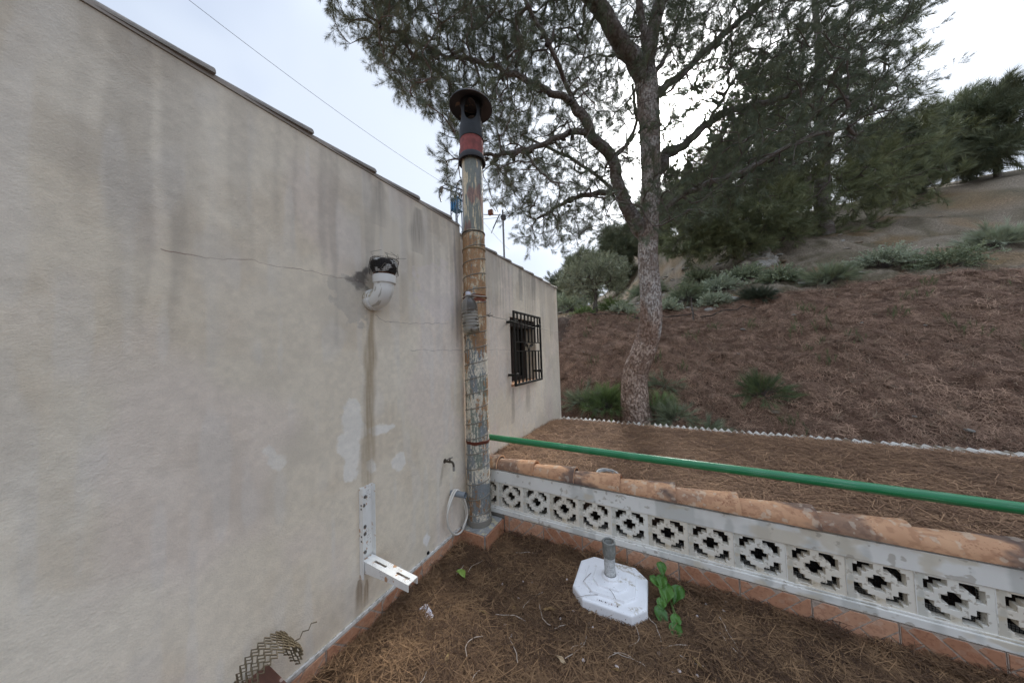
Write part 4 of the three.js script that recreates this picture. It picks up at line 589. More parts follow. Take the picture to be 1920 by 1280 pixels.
// ------------------------------------------------------------------ the pine behind the roof
{
  const base = V(0, 0, 0), tz = -5.62; { const b = on(1194, 796, 'z', tz); base.copy(b); }
  const pine = thing('pine_tree', 'tall leaning pine with crooked grey brown trunk behind the corrugated roof', 'tree', null, V(base.x, groundY(base.x, base.z), base.z)); const O = pine.position, loc = (p) => p.clone().sub(O);
  const tp = (px, py, dz = 0) => loc(on(px, py, 'z', tz + dz)), D0 = base.clone().sub(camera.position).dot(CB) * -1;
  const lp = (px, py, d) => loc(at(px, py, d));
  // trunk
  const T = [[1197, 830, 34], [1195, 795, 29], [1192, 770, 26.5], [1190, 737, 23.5], [1191, 700, 22], [1205, 662, 21.5], [1217, 625, 20], [1221, 587, 18.8], [1220, 550, 18], [1217, 512, 17.6], [1215, 475, 16.8], [1216, 437, 17], [1218, 400, 16.5], [1221, 337, 16.5], [1219, 262, 17.5], [1215, 187, 19], [1211, 142, 19.5]];
  const tpts = T.map(([x, y]) => tp(x, y)), rads = T.map(([x, y, r]) => { const p = on(x, y, 'z', tz), d = p.clone().sub(camera.position).dot(CB) * -1; return r * d / FOCAL; });
  const cc = new THREE.CatmullRomCurve3(tpts), NT = 260, pp = [], pr = []; for (let k = 0; k <= NT; k++) { const u = k / NT; pp.push(cc.getPoint(u)); const f = u * (T.length - 1), i = Math.min(T.length - 2, Math.floor(f)); pr.push(rads[i] + (rads[i + 1] - rads[i]) * (f - i)); }
  const ridge = (a, len, k) => { const u = a / 6.2832, [c1, c2] = cells(u * 24 + 1.4 * fbm(u * 6, len * 4, 3, 7), len * 8 + fbm(u * 12, len * 5, 3, 6), 1210); const wrap = ss(Math.min(u, 1 - u), 0, .04); return 1 + wrap * (.045 * ss(c2 - c1 + .3 * (fbm(u * 40, len * 20, 3, 5) - .5), 0, .3) - .03 + .06 * (noise(u * 5, len * 3, 8) - .5)) ; };
  const tg = new Tubes().add(pp, pr, 96, true, ridge).geo(true); { const a = tg.attributes.position, col = new Float32Array(a.count * 3); for (let i = 0; i < a.count; i++) { const h = a.getY(i), n = fbm(a.getX(i) * 6 + 3, h * 3 + a.getZ(i) * 5, 4, 1220), k = ss(1.75 - h + 2.2 * (n - .5), -.3, .6); col.set(mixc([.96, .96, .97], [.86, .70, .61], k), i * 3); } tg.setAttribute('color', new THREE.BufferAttribute(col, 3)); }
  bark.vertexColors = true; mesh('trunk', tg, bark, pine);
  const R = (px, d) => px * d / FOCAL;
  const limbs = [
    // [points (px, py, depth, half width px)]
    [[1216, 445, 0, 14], [1196, 424, -.05, 14], [1172, 378, -.12, 11.5], [1159, 337, -.2, 10.5], [1144, 292, -.3, 10], [1112, 256, -.42, 9.5], [1086, 213, -.55, 8], [1065, 187, -.65, 6.5], [1027, 172, -.75, 5.5], [982, 148, -.85, 5], [935, 128, -.95, 4.4], [880, 112, -1.05, 3.6], [810, 92, -1.1, 2.6], [730, 60, -1.15, 1.6]],
    [[1108, 250, -.43, 6], [1084, 246, -.5, 5.5], [1046, 257, -.6, 5], [997, 277, -.7, 4.5], [958, 286, -.8, 4], [915, 291, -.85, 3], [870, 300, -.9, 2]],
    [[1178, 372, -.1, 6], [1160, 360, -.05, 5.5], [1129, 361, .1, 5], [1084, 368, .2, 4], [1050, 385, .3, 3.2], [1005, 412, .35, 2]],
    [[1211, 150, 0, 16], [1188, 112, -.15, 15], [1168, 84, -.3, 15], [1144, 41, -.5, 14], [1112, 2, -.7, 13], [1080, -40, -.9, 11], [1020, -110, -1.2, 8], [930, -180, -1.5, 5], [800, -240, -1.7, 3]],
    [[1212, 148, 0, 15], [1217, 94, -.1, 13], [1230, 37, -.2, 12], [1241, 0, -.3, 11.5], [1255, -70, -.4, 9], [1260, -160, -.5, 6], [1250, -280, -.6, 3]],
    [[1218, 110, -.1, 7], [1207, 60, -.15, 7], [1202, 20, -.2, 6.5], [1200, -20, -.3, 6], [1180, -100, -.4, 3.5]],
    [[1222, 200, .02, 8], [1237, 172, .05, 7.5], [1279, 139, .15, 6.5], [1320, 97, .3, 6], [1372, 52, .4, 5.2], [1432, 2, .5, 4.6], [1500, -55, .6, 3.8], [1600, -120, .6, 2.5]],
    [[1224, 330, .0, 10], [1241, 315, .05, 9.5], [1250, 288, .1, 11], [1272, 279, .2, 8], [1297, 259, .3, 7.5], [1335, 225, .45, 7], [1365, 210, .55, 6.5], [1410, 199, .6, 6], [1450, 190, .65, 5.2], [1530, 160, .7, 4], [1620, 140, .7, 2.4]],
    [[1222, 408, 0, 6], [1240, 396, -.1, 5.5], [1279, 367, -.3, 5], [1335, 341, -.5, 4.8], [1391, 322, -.7, 4.5], [1440, 296, -.85, 4.2], [1510, 262, -1.0, 3.2], [1590, 240, -1.1, 2]],
    [[1224, 140, 0, 4.5], [1240, 120, .1, 4], [1262, 75, .2, 3.6], [1278, 30, .3, 3], [1290, -30, .3, 2]],
    [[1330, 228, .42, 2.8], [1352, 190, .5, 2.4], [1385, 140, .6, 2], [1430, 95, .7, 1.6], [1490, 60, .7, 1.2]],
    [[1085, 212, -.55, 4], [1046, 120, -.9, 4], [1020, 60, -1.1, 3.6], [990, 10, -1.3, 3], [940, -60, -1.5, 2]],
    [[1150, 300, -.28, 3.5], [1175, 270, .3, 3.5], [1195, 225, .6, 3], [1185, 160, .9, 2.2]],
    [[1170, 375, -.1, 3], [1120, 330, .5, 3], [1060, 290, .9, 2.6], [980, 255, 1.2, 2]],
  ].map(L => L.map(([x, y, dd, w]) => ({ p: lp(x, y, D0 + dd), r: R(w, D0 + dd) })));
  limbs.forEach((L) => { const c = new THREE.CatmullRomCurve3(L.map(a => a.p)), n = L.length * 8, P = [], Q = []; for (let k = 0; k <= n; k++) { const u = k / n, f = u * (L.length - 1), i = Math.min(L.length - 2, Math.floor(f)); P.push(c.getPoint(u).add(V(noise(k * .3, 1, 5) - .5, noise(k * .3, 2, 5) - .5, noise(k * .3, 3, 5) - .5).multiplyScalar(.05))); Q.push(Math.max(.006, L[i].r + (L[i + 1].r - L[i].r) * (f - i))); } mesh('branch', new Tubes().add(P, Q, 14, true, (a, len) => 1 + .12 * (noise(a * 1.6, len * 6, 9) - .5)).geo(), limbBark, pine); });
  // foliage masses: centre (px, py, depth offset), radius in px, how many twigs
  const B = [[690, 15, -1.1, 80, 150], [640, 0, -1.1, 40, 36], [735, 85, -1.1, 62, 140], [790, 140, -1.05, 60, 140], [835, 185, -1.0, 45, 80], [780, 40, -1.0, 90, 190], [870, 60, -.9, 100, 230], [900, 130, -.7, 85, 200], [960, 40, -.7, 100, 230], [960, 190, -.4, 70, 120], [1010, 110, -.5, 90, 170], [1040, 40, -.5, 90, 160], [860, 250, -.8, 30, 40], [838, 310, -.8, 30, 40], [860, 350, -.7, 28, 24], [930, 250, -.6, 50, 70], [940, 330, -.5, 50, 80], [1000, 330, -.3, 60, 90], [1040, 280, 0, 60, 70], [1090, 310, .2, 55, 60], [1020, 380, .2, 45, 48], [970, 390, .1, 34, 26], [1070, 395, .3, 45, 36], [1010, 425, .4, 36, 24], [1110, 130, .2, 80, 90], [1130, 50, .2, 70, 80], [1150, 190, .6, 60, 50], [1180, 260, .7, 45, 30], [1190, 20, .3, 60, 60], [1270, 40, .3, 70, 80], [1260, 130, .5, 50, 36], [1300, 100, .6, 55, 40], [1340, 30, .5, 80, 80], [1420, 30, .6, 80, 80], [1390, 120, .7, 60, 40], [1270, 200, .6, 35, 16], [1420, 110, .7, 60, 44], [1290, 320, .3, 40, 26], [1350, 290, .5, 50, 40], [1400, 250, .6, 45, 36], [1420, 320, -.6, 50, 40], [1340, 380, -.4, 40, 24], [720, -60, -1.2, 80, 110], [840, -70, -1.1, 110, 160], [980, -90, -1.1, 120, 170], [1110, -90, -.6, 120, 130], [1250, -100, -.3, 120, 130], [1390, -90, .3, 120, 120], [1530, -20, .6, 110, 120], [1600, 80, .7, 100, 100], [1510, 130, .7, 70, 60], [1640, 200, .6, 90, 70], [1560, 250, -.9, 60, 60], [1650, -60, .6, 120, 90], [1000, 440, .4, 36, 44], [1060, 440, .5, 42, 60], [1120, 410, .6, 44, 50], [1150, 330, .6, 40, 44], [1110, 360, .4, 50, 60], [1170, 230, .5, 50, 60], [1250, 250, .5, 30, 26], [1260, 350, .2, 36, 40], [1290, 400, .1, 40, 40], [1330, 160, .6, 50, 60], [1310, 210, .5, 30, 24], [1400, 70, .6, 70, 70], [1340, 60, .5, 70, 70], [1230, 60, .3, 60, 60], [1160, 120, .3, 60, 70], [1060, 220, .1, 60, 70], [1090, 30, -.3, 70, 70]];
  const fr = rng(47), fill = []; { const poly = [[690, -60], [1720, -60], [1700, 240], [1450, 330], [1260, 440], [990, 455], [925, 330], [850, 260], [790, 200], [700, 110]]; while (fill.length < 2300) { const x = 690 + 1030 * fr(), y = -60 + 515 * fr(); if (polyDist([x, y], poly) < 0 || fr() > (x > 1220 ? .95 : .5)) continue; fill.push(lp(x, y, D0 - .25 + (fr() + fr() + fr() - 1.5) * 1.3 - (x < 1000 ? .5 : 0))); } }
  const blobs = B.map(([x, y, dd, r, n]) => [lp(x, y, D0 + dd), R(r, D0 + dd), Math.round(n * (x > 1220 && y > -50 ? .8 : .58))]);
  const G = grow(limbs, [...blobPoints(blobs, 41), ...fill], 42, { step: .13, sag: .06 }); const tw = mesh('twigs', twigMesh(G, .0036, .035, .48), twigMat, pine); tw.userData.kind = 'stuff';
  const sl = sprigList(G, 43, { reach: .32, per: 7, wild: 1.6, up: .05, tip: 4, scale: .78 }); console.log('pine', G.paths.length, 'twigs', sl.length, 'sprigs', O.toArray().map(v => v.toFixed(2)).join(' '), 'D0', D0.toFixed(2));
  scatter('crown', sprigA, pineLeaf, sl, pine, 44, pineVary);
  // cones hanging along the branches
  const r = rng(45), cone = lathe([[0, -.045], [.012, -.04], [.022, -.02], [.025, 0], [.018, .025], [.006, .045], [0, .048]], 10), coneM = std({ color: new THREE.Color(.05, .035, .028), roughness: .9 }); for (let k = 0; k < 70; k++) { const L = limbs[Math.floor(r() * limbs.length)], c = new THREE.CatmullRomCurve3(L.map(a => a.p)), p = c.getPoint(.25 + .7 * r()), m = mesh('cone', cone, coneM, pine); m.position.copy(p).add(V((r() - .5) * .18, -.03 - .05 * r(), (r() - .5) * .18)); m.rotation.set(r() * 3, r() * 3, r() * 3); m.scale.setScalar(.8 + .6 * r()); }
}
// ------------------------------------------------------------------ other trees on the hill
function simpleTree(name, label, category, group, base, o) {      // base on the ground; o: height, blobs [[dx,dy,dz,r,n]], sprig, vary...
  const t = thing(name, label, category, group, base), tr = [V(0, -.15, 0), ...o.trunk.map(a => V(...a))], c = new THREE.CatmullRomCurve3(tr), P = c.getPoints(30), Q = P.map((_, k) => o.r * (1.15 - .85 * k / 30));
  mesh('trunk', new Tubes().add(P, Q, 12, true, (a, l) => 1 + .18 * (noise(a * 2, l * 5, 9) - .5)).geo(), o.bark ?? limbBark, t);
  const limbs = [tr.slice(1).map(p => ({ p }))]; const G = grow(limbs, blobPoints(o.blobs.map(([x, y, z, r, n]) => [V(x, y, z), r, n]), o.seed, o.flat ?? .9), o.seed + 1, { step: o.step ?? .25, skip: o.skip ?? 2, sag: .05 });
  const w = mesh('branches', twigMesh(G, o.tw ?? .006, o.r * .6, .48), o.twigMat ?? twigMat, t); w.userData.kind = 'stuff';
  scatter('crown', o.sprig, o.leaf ?? pineLeaf, sprigList(G, o.seed + 2, { reach: o.reach ?? .8, per: o.per ?? 7, wild: o.wild ?? 1.5, up: o.up ?? .15, tip: o.tip ?? 3, scale: o.scale ?? 1 }), t, o.seed + 3, o.vary ?? pineVary); return t;
}
const gp = (px, z) => { let y = 3, p; for (let k = 0; k < 30; k++) { const d = ray(px, 600); const t = (z - camera.position.z) / d.z; p = camera.position.clone().addScaledVector(d, t); y = groundY(p.x, z); } return V(p.x, y, z); };   // ground under a column of pixels at distance z
const pyOf = (p) => { const q = p.clone().sub(camera.position), d = -q.dot(CB); return [960 + FOCAL * q.dot(CR) / d, 640 - FOCAL * q.dot(CU) / d, d]; };
const rel = (base, px, py, d) => at(px, py, d).sub(base);
const greyGreen = (r) => { const t = r(), k = .8 + .5 * r(); return [(.20 + .11 * t) * k, (.24 + .10 * t) * k, (.145 + .06 * t) * k]; };
const oliveVary = (r) => { const t = r(), k = .8 + .5 * r(); return [(.22 + .14 * t) * k, (.24 + .14 * t) * k, (.155 + .11 * t) * k]; };
{
  // big pine at the right, its skirt drooping over the slope
  const b = gp(1560, -15.6), d = pyOf(b)[2]; const q = (px, py, r, n, dd = 0) => { const v = rel(b, px, py, d + dd); return [v.x, v.y, v.z, r * (d + dd) / FOCAL, n]; };
  simpleTree('pine_tree', 'broad dark pine with drooping branches on the slope beside rocky ground', 'tree', null, b, { r: .24, seed: 61, scale: 1.35, trunk: [[0, 1.5, 0], [.1, 3.2, .1], [.1, 5, 0], [.2, 7.5, .1], [.2, 11, 0]], blobs: [q(1390, 310, 60, 60, -.8), q(1440, 250, 70, 70), q(1330, 390, 50, 50, -1), q(1400, 400, 65, 70, -1.2), q(1460, 380, 80, 80), q(1330, 440, 45, 60, -1), q(1285, 450, 34, 40, -1), q(1390, 445, 40, 50, -1.2), q(1450, 430, 50, 50, -.6), q(1540, 250, 120, 110), q(1560, 380, 100, 90), q(1650, 320, 100, 80), q(1500, 160, 80, 50), q(1600, 130, 100, 60), q(1420, 175, 50, 50), q(1445, 130, 40, 36), q(1380, 245, 50, 50), q(1330, 320, 50, 50)], sprig: sprigB, reach: .7, per: 9, tip: 4, tw: .006, vary: (r) => { const t = r(), k = .8 + .5 * r(); return [(.15 + .09 * t) * k, (.175 + .08 * t) * k, (.09 + .035 * t) * k]; } });
}
const pinesFar = [[1165, -24, 190, 70], [1100, -27, 200, 71], [1225, -23, 190, 72], [1285, -25, 190, 73], [1050, -30, 170, 74], [1345, -27, 210, 75], [1700, -21, 230, 76], [1800, -24, 230, 77], [1900, -22, 250, 78], [1480, -28, 210, 79]];
const farLabel = ['grey green pine on the far hill seen left of the leaning trunk', 'pale rounded pine on the hill beyond the olive tree', 'dark pine thicket tree directly behind the leaning trunk', 'dark pine standing right of the leaning trunk up the hill', 'pale far pine above the end of the house roof', 'tall pine behind the broad drooping pine'];
pinesFar.forEach(([px, z, hp, seed], i) => {
  const b = gp(px, z), d = pyOf(b)[2], H = hp * d / FOCAL * .62, rr = rng(seed), bl = []; for (let k = 0; k < 12; k++) { const a = rr() * 6.28, h = .18 + .8 * rr(), w = H * .34 * (1.15 - h * .75); bl.push([Math.cos(a) * w * .8, H * h, Math.sin(a) * w * .8, H * .15, 26]); }
  simpleTree('pine_tree', i < 6 ? farLabel[i] : 'dark pine standing on the hillside beyond the broad drooping pine', 'tree', 'pines on the hillside', b, { r: H * .025, seed, trunk: [[0, H * .3, 0], [H * .03, H * .6, 0], [0, H * .95, 0]], blobs: bl, sprig: sprigB, step: .5, reach: 1.2, per: 5, tip: 4, scale: 2.2, tw: .012, vary: (r) => { const t = r(), k = .8 + .5 * r(); return i % 2 ? [(.17 + .08 * t) * k, (.195 + .07 * t) * k, (.12 + .04 * t) * k] : [(.12 + .07 * t) * k, (.145 + .06 * t) * k, (.085 + .03 * t) * k]; } });
});
const oliveSprig = leafSprig(5, 26, .24, .055, .013), bushSprig = leafSprig(6, 30, .22, .035, .014);
{
  const b = gp(1117, -9.6), d = pyOf(b)[2], q = (px, py, r, n, dd = 0) => { const v = rel(b, px, py, d + dd); return [v.x, v.y, v.z, r * d / FOCAL, n]; }; console.log('olive base', pyOf(b));
  const v1 = rel(b, 1117, 560, d), v2 = rel(b, 1118, 535, d);
  simpleTree('olive_tree', 'small grey leaved olive tree on the edge of the slope', 'tree', null, b, { r: .085, seed: 91, trunk: [[.01, v1.y * .6, 0], [v1.x, v1.y, 0], [v2.x, v2.y, 0]], skip: 4, step: .16, blobs: [q(1090, 510, 30, 60), q(1120, 500, 32, 70, -.2), q(1150, 505, 26, 50, .1), q(1075, 530, 26, 46), q(1135, 520, 36, 60, .3), q(1100, 530, 34, 60, -.3), q(1155, 530, 18, 26)], sprig: oliveSprig, reach: .45, per: 10, tip: 3, tw: .005, vary: oliveVary });
}
function shrub(name, label, group, px, py, rpx, d, o) {            // many-stemmed bush: rpx half-width in photo pixels
  let b = on(px, py, 'z', -d); b = V(b.x, groundY(b.x, b.z), b.z); const D = pyOf(b)[2], R = rpx * D / FOCAL, t = thing(name, label, 'shrub', group, b), r = rng(o.seed), list = [], st = new Tubes(), n = o.n ?? 160;
  for (let k = 0; k < n; k++) { const a = r() * 6.2832, e = .15 + 1.2 * Math.pow(r(), .8), L = R * (.55 + .6 * r()), dir = V(Math.cos(a) * Math.sin(e), Math.cos(e) * (o.tall ?? .9), Math.sin(a) * Math.sin(e)), p0 = V((r() - .5) * R * .25, -.03, (r() - .5) * R * .25), p1 = p0.clone().addScaledVector(dir, L * .6).add(V(0, .1 * L, 0)), p2 = p0.clone().addScaledVector(dir, L).add(V(0, -.06 * L, 0)); const path = curve([p0, p1, p2], 5); st.add(path, [.005, .005, .004, .0035, .003, .002].map(x => x * (o.thick ?? 1)), 3, false); for (let m = 0; m < (o.per ?? 5); m++) { const u = .35 + .65 * r(), i = Math.min(4, Math.floor(u * 5)), q = path[i].clone().lerp(path[i + 1], r()), dd = path[i + 1].clone().sub(path[i]).normalize().add(V(r() - .5, r() - .4, r() - .5).multiplyScalar(o.wild ?? 1)).normalize(); list.push({ p: q, d: dd, s: (.6 + .7 * r()) * (o.scale ?? 1) }); } }
  const sm = mesh('stems', st.geo(), twigMat, t); sm.userData.kind = 'stuff'; scatter('foliage', o.sprig, pineLeaf, list, t, o.seed + 1, o.vary ?? greyGreen); return t;
}
const broom = needleSprig(7, 34, .22, .13, .0035, .55), brightV = (r) => { const t = r(), k = .8 + .5 * r(); return [(.16 + .07 * t) * k, (.225 + .08 * t) * k, (.08 + .03 * t) * k]; }, paleV = (r) => { const t = r(), k = .8 + .5 * r(); return [(.30 + .14 * t) * k, (.34 + .13 * t) * k, (.24 + .09 * t) * k]; };
shrub('broom_shrub', 'bright green wiry shrub against the base of the leaning trunk', null, 1138, 765, 34, 5.85, { seed: 201, sprig: broom, vary: brightV, n: 110, per: 4 });
shrub('broom_shrub', 'grey green wiry shrub between the house corner and the bright shrub', null, 1098, 775, 30, 5.8, { seed: 211, sprig: broom, vary: greyGreen, n: 60, per: 3 });
shrub('broom_shrub', 'thin wiry shrub right of the trunk foot', null, 1268, 795, 24, 5.6, { seed: 221, sprig: broom, vary: greyGreen, n: 44, per: 3 });
shrub('broom_shrub', 'small yellow green tuft touching the right side of the trunk', null, 1228, 770, 18, 5.8, { seed: 231, sprig: broom, vary: brightV, n: 30, per: 5 });
shrub('broom_shrub', 'low sprawling wiry shrub along the edge of the corrugated roof', null, 1325, 805, 26, 5.5, { seed: 241, sprig: broom, vary: greyGreen, n: 36, per: 4, tall: .5 });
shrub('broom_shrub', 'leafy green wiry shrub growing halfway down the slope', null, 1432, 755, 32, 6.2, { seed: 251, sprig: broom, vary: (r) => { const t = r(); return [.10 + .06 * t, .145 + .05 * t, .07]; }, n: 60, per: 3 });
shrub('broom_shrub', 'faint grey sprig on the slope behind the trunk', null, 1245, 690, 24, 6.4, { seed: 261, sprig: broom, vary: greyGreen, n: 24, per: 4, tall: .4 });
const upper = [[1290, 575, 46, 10.2, greyGreen, 'rounded grey green bush on stony ground right of the trunk'], [1350, 560, 44, 10.8, paleV, 'pale grey bush between two darker bushes on the stony slope'], [1395, 550, 40, 11.2, greyGreen, 'dark green bush below the rocky crest'], [1425, 600, 32, 9.3, (r) => { const k = .8 + .4 * r(); return [.08 * k, .10 * k, .06 * k]; }, 'dark low bush at the top edge of the needle slope'], [1340, 585, 28, 9.6, paleV, 'small pale sage bush at the top edge of the needle slope'], [1255, 590, 24, 9.4, paleV, 'tiny pale bush beside the trunk at the slope top'], [1150, 575, 34, 10.2, brightV, 'green bush right behind the olive trunk'], [1165, 592, 22, 9.2, paleV, 'low grey bush on the slope edge between olive and pine'], [1070, 555, 48, 11.5, greyGreen, 'large grey green bush beside the house corner'], [1045, 530, 50, 13, paleV, 'tall pale bush behind the end of the house'], [1010, 510, 50, 14.5, paleV, 'silvery bush showing above the house roof edge'], [1095, 588, 20, 9.3, brightV, 'small yellow green tuft left of the olive trunk'], [1215, 540, 40, 13, greyGreen, 'bush at the foot of the dark pines behind the trunk'], [1310, 530, 36, 12.5, greyGreen, 'bush up the slope under the drooping pine'], [1460, 560, 44, 10.5, greyGreen, 'wide bush beside the pale rocks'], [1560, 600, 50, 9.8, greyGreen, 'rounded bush under the broad pine'], [1660, 580, 60, 10.4, paleV, 'pale wide bush right of the broad pine trunk'], [1780, 590, 60, 10, greyGreen, 'green bush at the far end of the needle slope'], [1880, 570, 60, 11, paleV, 'grey bush beyond the far end of the needle slope']];
upper.forEach(([px, py, r, d, vary, label], i) => shrub('bush', label, 'bushes on the upper slope', px, py, px > 1200 ? r * .68 : r * .9, d, { seed: 300 + i * 10, sprig: i % 3 ? bushSprig : broom, vary, n: 90, per: 5, scale: d / 9 * .95, thick: 1.2, wild: 1.2, tall: .75 }));
console.log('vegetation done');
// ------------------------------------------------------------------ rocks, stake, dead stick on the slope
{
  const rg = [1, 2, 3].map(s => { const g = new THREE.IcosahedronGeometry(1, 2), p = g.attributes.position; for (let i = 0; i < p.count; i++) { const x = p.getX(i), y = p.getY(i), z = p.getZ(i), k = .65 + .7 * fbm(x * 1.4 + s * 9 + z, y * 1.4 - z * .8, 3, s); p.setXYZ(i, x * k, y * k * .65, z * k); } g.computeVertexNormals(); return g; });
  const rm = ['#b9ad9c', '#a8957d', '#c9c2b6'].map(c => std({ color: hex(c), map: grain, bumpMap: grain, bumpScale: .02, roughness: .95 })), r = rng(77);
  const label = 'pale limestone rock lying on the stony upper slope';
  for (let k = 0; k < 210; k++) { const px = 1050 + 420 * r() + (k > 170 ? 380 * r() : 0), z = -(9.1 + 7 * Math.pow(r(), 1.3)), b = gp(px, z), m = mesh('rock', rg[k % 3], rm[Math.floor(r() * 3)], scene); const s = (.025 + .07 * r() * r()) * (-z / 9); m.scale.set(s * (1 + r()), s, s * (1 + .5 * r())); m.position.copy(b).add(V(0, s * .2, 0)); m.rotation.set(r() * .4, r() * 6, r() * .4); tag(m, label, 'rock', 'rocks on the upper slope'); }
  for (let k = 0; k < 46; k++) { const px = 1395 + 60 * r(), z = -(12 + 2.2 * r()), b = gp(px, z), m = mesh('rock', rg[k % 3], rm[2 * (k % 2)], scene); const s = .06 + .14 * r(); m.scale.set(s * (1 + r() * .6), s, s); m.position.copy(b).add(V(0, s * .3, 0)); m.rotation.set(r(), r() * 6, r()); tag(m, 'white rock in the heaped rocky crest beside the drooping pine', 'rock', 'rocks heaped on the crest'); }
  for (let k = 0; k < 34; k++) { const px = 1060 + 800 * r(), z = -(5.7 + 3 * r()), b = gp(px, z), m = mesh('rock', rg[k % 3], rm[1 + k % 2], scene), s = .014 + .03 * r() * r(); m.scale.set(s * (1 + r()), s, s * (1 + .5 * r())); m.position.copy(b).add(V(0, s * .5 + .01, 0)); m.rotation.set(r() * .4, r() * 6, r() * .4); tag(m, 'small pale stone lying on the brown needle bank', 'rock', 'stones on the needle bank'); }
  const b = gp(1300, -8.6), st = mesh('wooden_stake', new Tubes().add([V(0, -.1, 0), V(.01, .2, 0), V(-.02, .42, .01), V(-.015, .6, 0)], [.022, .02, .019, .012], 9).geo(), limbBark, scene); st.position.copy(b); tag(st, 'short weathered wooden stake at the top of the needle slope', 'stake');
  const b2 = gp(1195, -9.4), sk = mesh('dead_stick', new Tubes().add([V(-.35, .0, .05), V(-.1, .07, 0), V(.2, .16, 0), V(.34, .24, 0)], [.02, .018, .014, .007], 8).geo(), std({ color: hex('#b3a795'), roughness: .9 }), scene); sk.position.copy(b2).add(V(0, .03, 0)); tag(sk, 'bleached dead stick on the ground left of the trunk', 'stick');
  const hz = new Tubes(), p = []; for (let px = 1095; px < 1420; px += 12) { const q = gp(px, -8.85); p.push(q.add(V(0, .06 + .02 * noise(px * .05, 1, 4), 0))); } hz.add(p, .012, 6); tag(mesh('irrigation_pipe', hz.geo(), std({ color: hex('#2b2722'), roughness: .7 }), scene), 'thin dark irrigation pipe lying along the top of the slope', 'pipe');
}
// ------------------------------------------------------------------ pine needle litter
function litterClump(seed, n, R, L, w) { const r = rng(seed), p = [], idx = [], nn = []; for (let k = 0; k < n; k++) { const a = r() * 6.2832, q = Math.sqrt(r()) * R, c = V(Math.cos(a) * q, .002 + .02 * r() * r(), Math.sin(a) * q), h = r() * 6.2832, l = L * (.6 + .6 * r()), bend = (r() - .5) * .5, tl = (r() - .5) * .35, s = V(-Math.sin(h), (r() - .5) * .6, Math.cos(h)).multiplyScalar(w / 2); const pt = [-.5, 0, .5].map(t => c.clone().add(V(Math.cos(h + bend * t) * l * t, tl * l * t + .05 * l * (.25 - t * t), Math.sin(h + bend * t) * l * t))), i = p.length / 3; for (const v of pt) { p.push(v.x - s.x, v.y - s.y, v.z - s.z, v.x + s.x, v.y + s.y, v.z + s.z); nn.push(0, 1, 0, 0, 1, 0); } idx.push(i, i + 1, i + 2, i + 1, i + 3, i + 2, i + 2, i + 3, i + 4, i + 3, i + 5, i + 4); } const g = new THREE.BufferGeometry(); g.setAttribute('position', new THREE.Float32BufferAttribute(p, 3)); g.setAttribute('normal', new THREE.Float32BufferAttribute(nn, 3)); g.setIndex(idx); g.computeVertexNormals(); return g; }
const litterVary = (lo, hi) => (r) => { const t = Math.pow(r(), 1.4), k = .8 + .4 * r(); return mixc(lo, hi, t).map(v => v * k); };
function litter(name, label, list, geo, vary, seed) { const m = scatter(name, geo, std({ roughness: .85 }), list, scene, seed, vary); m.userData.label = label; m.userData.category = 'litter'; return m; }
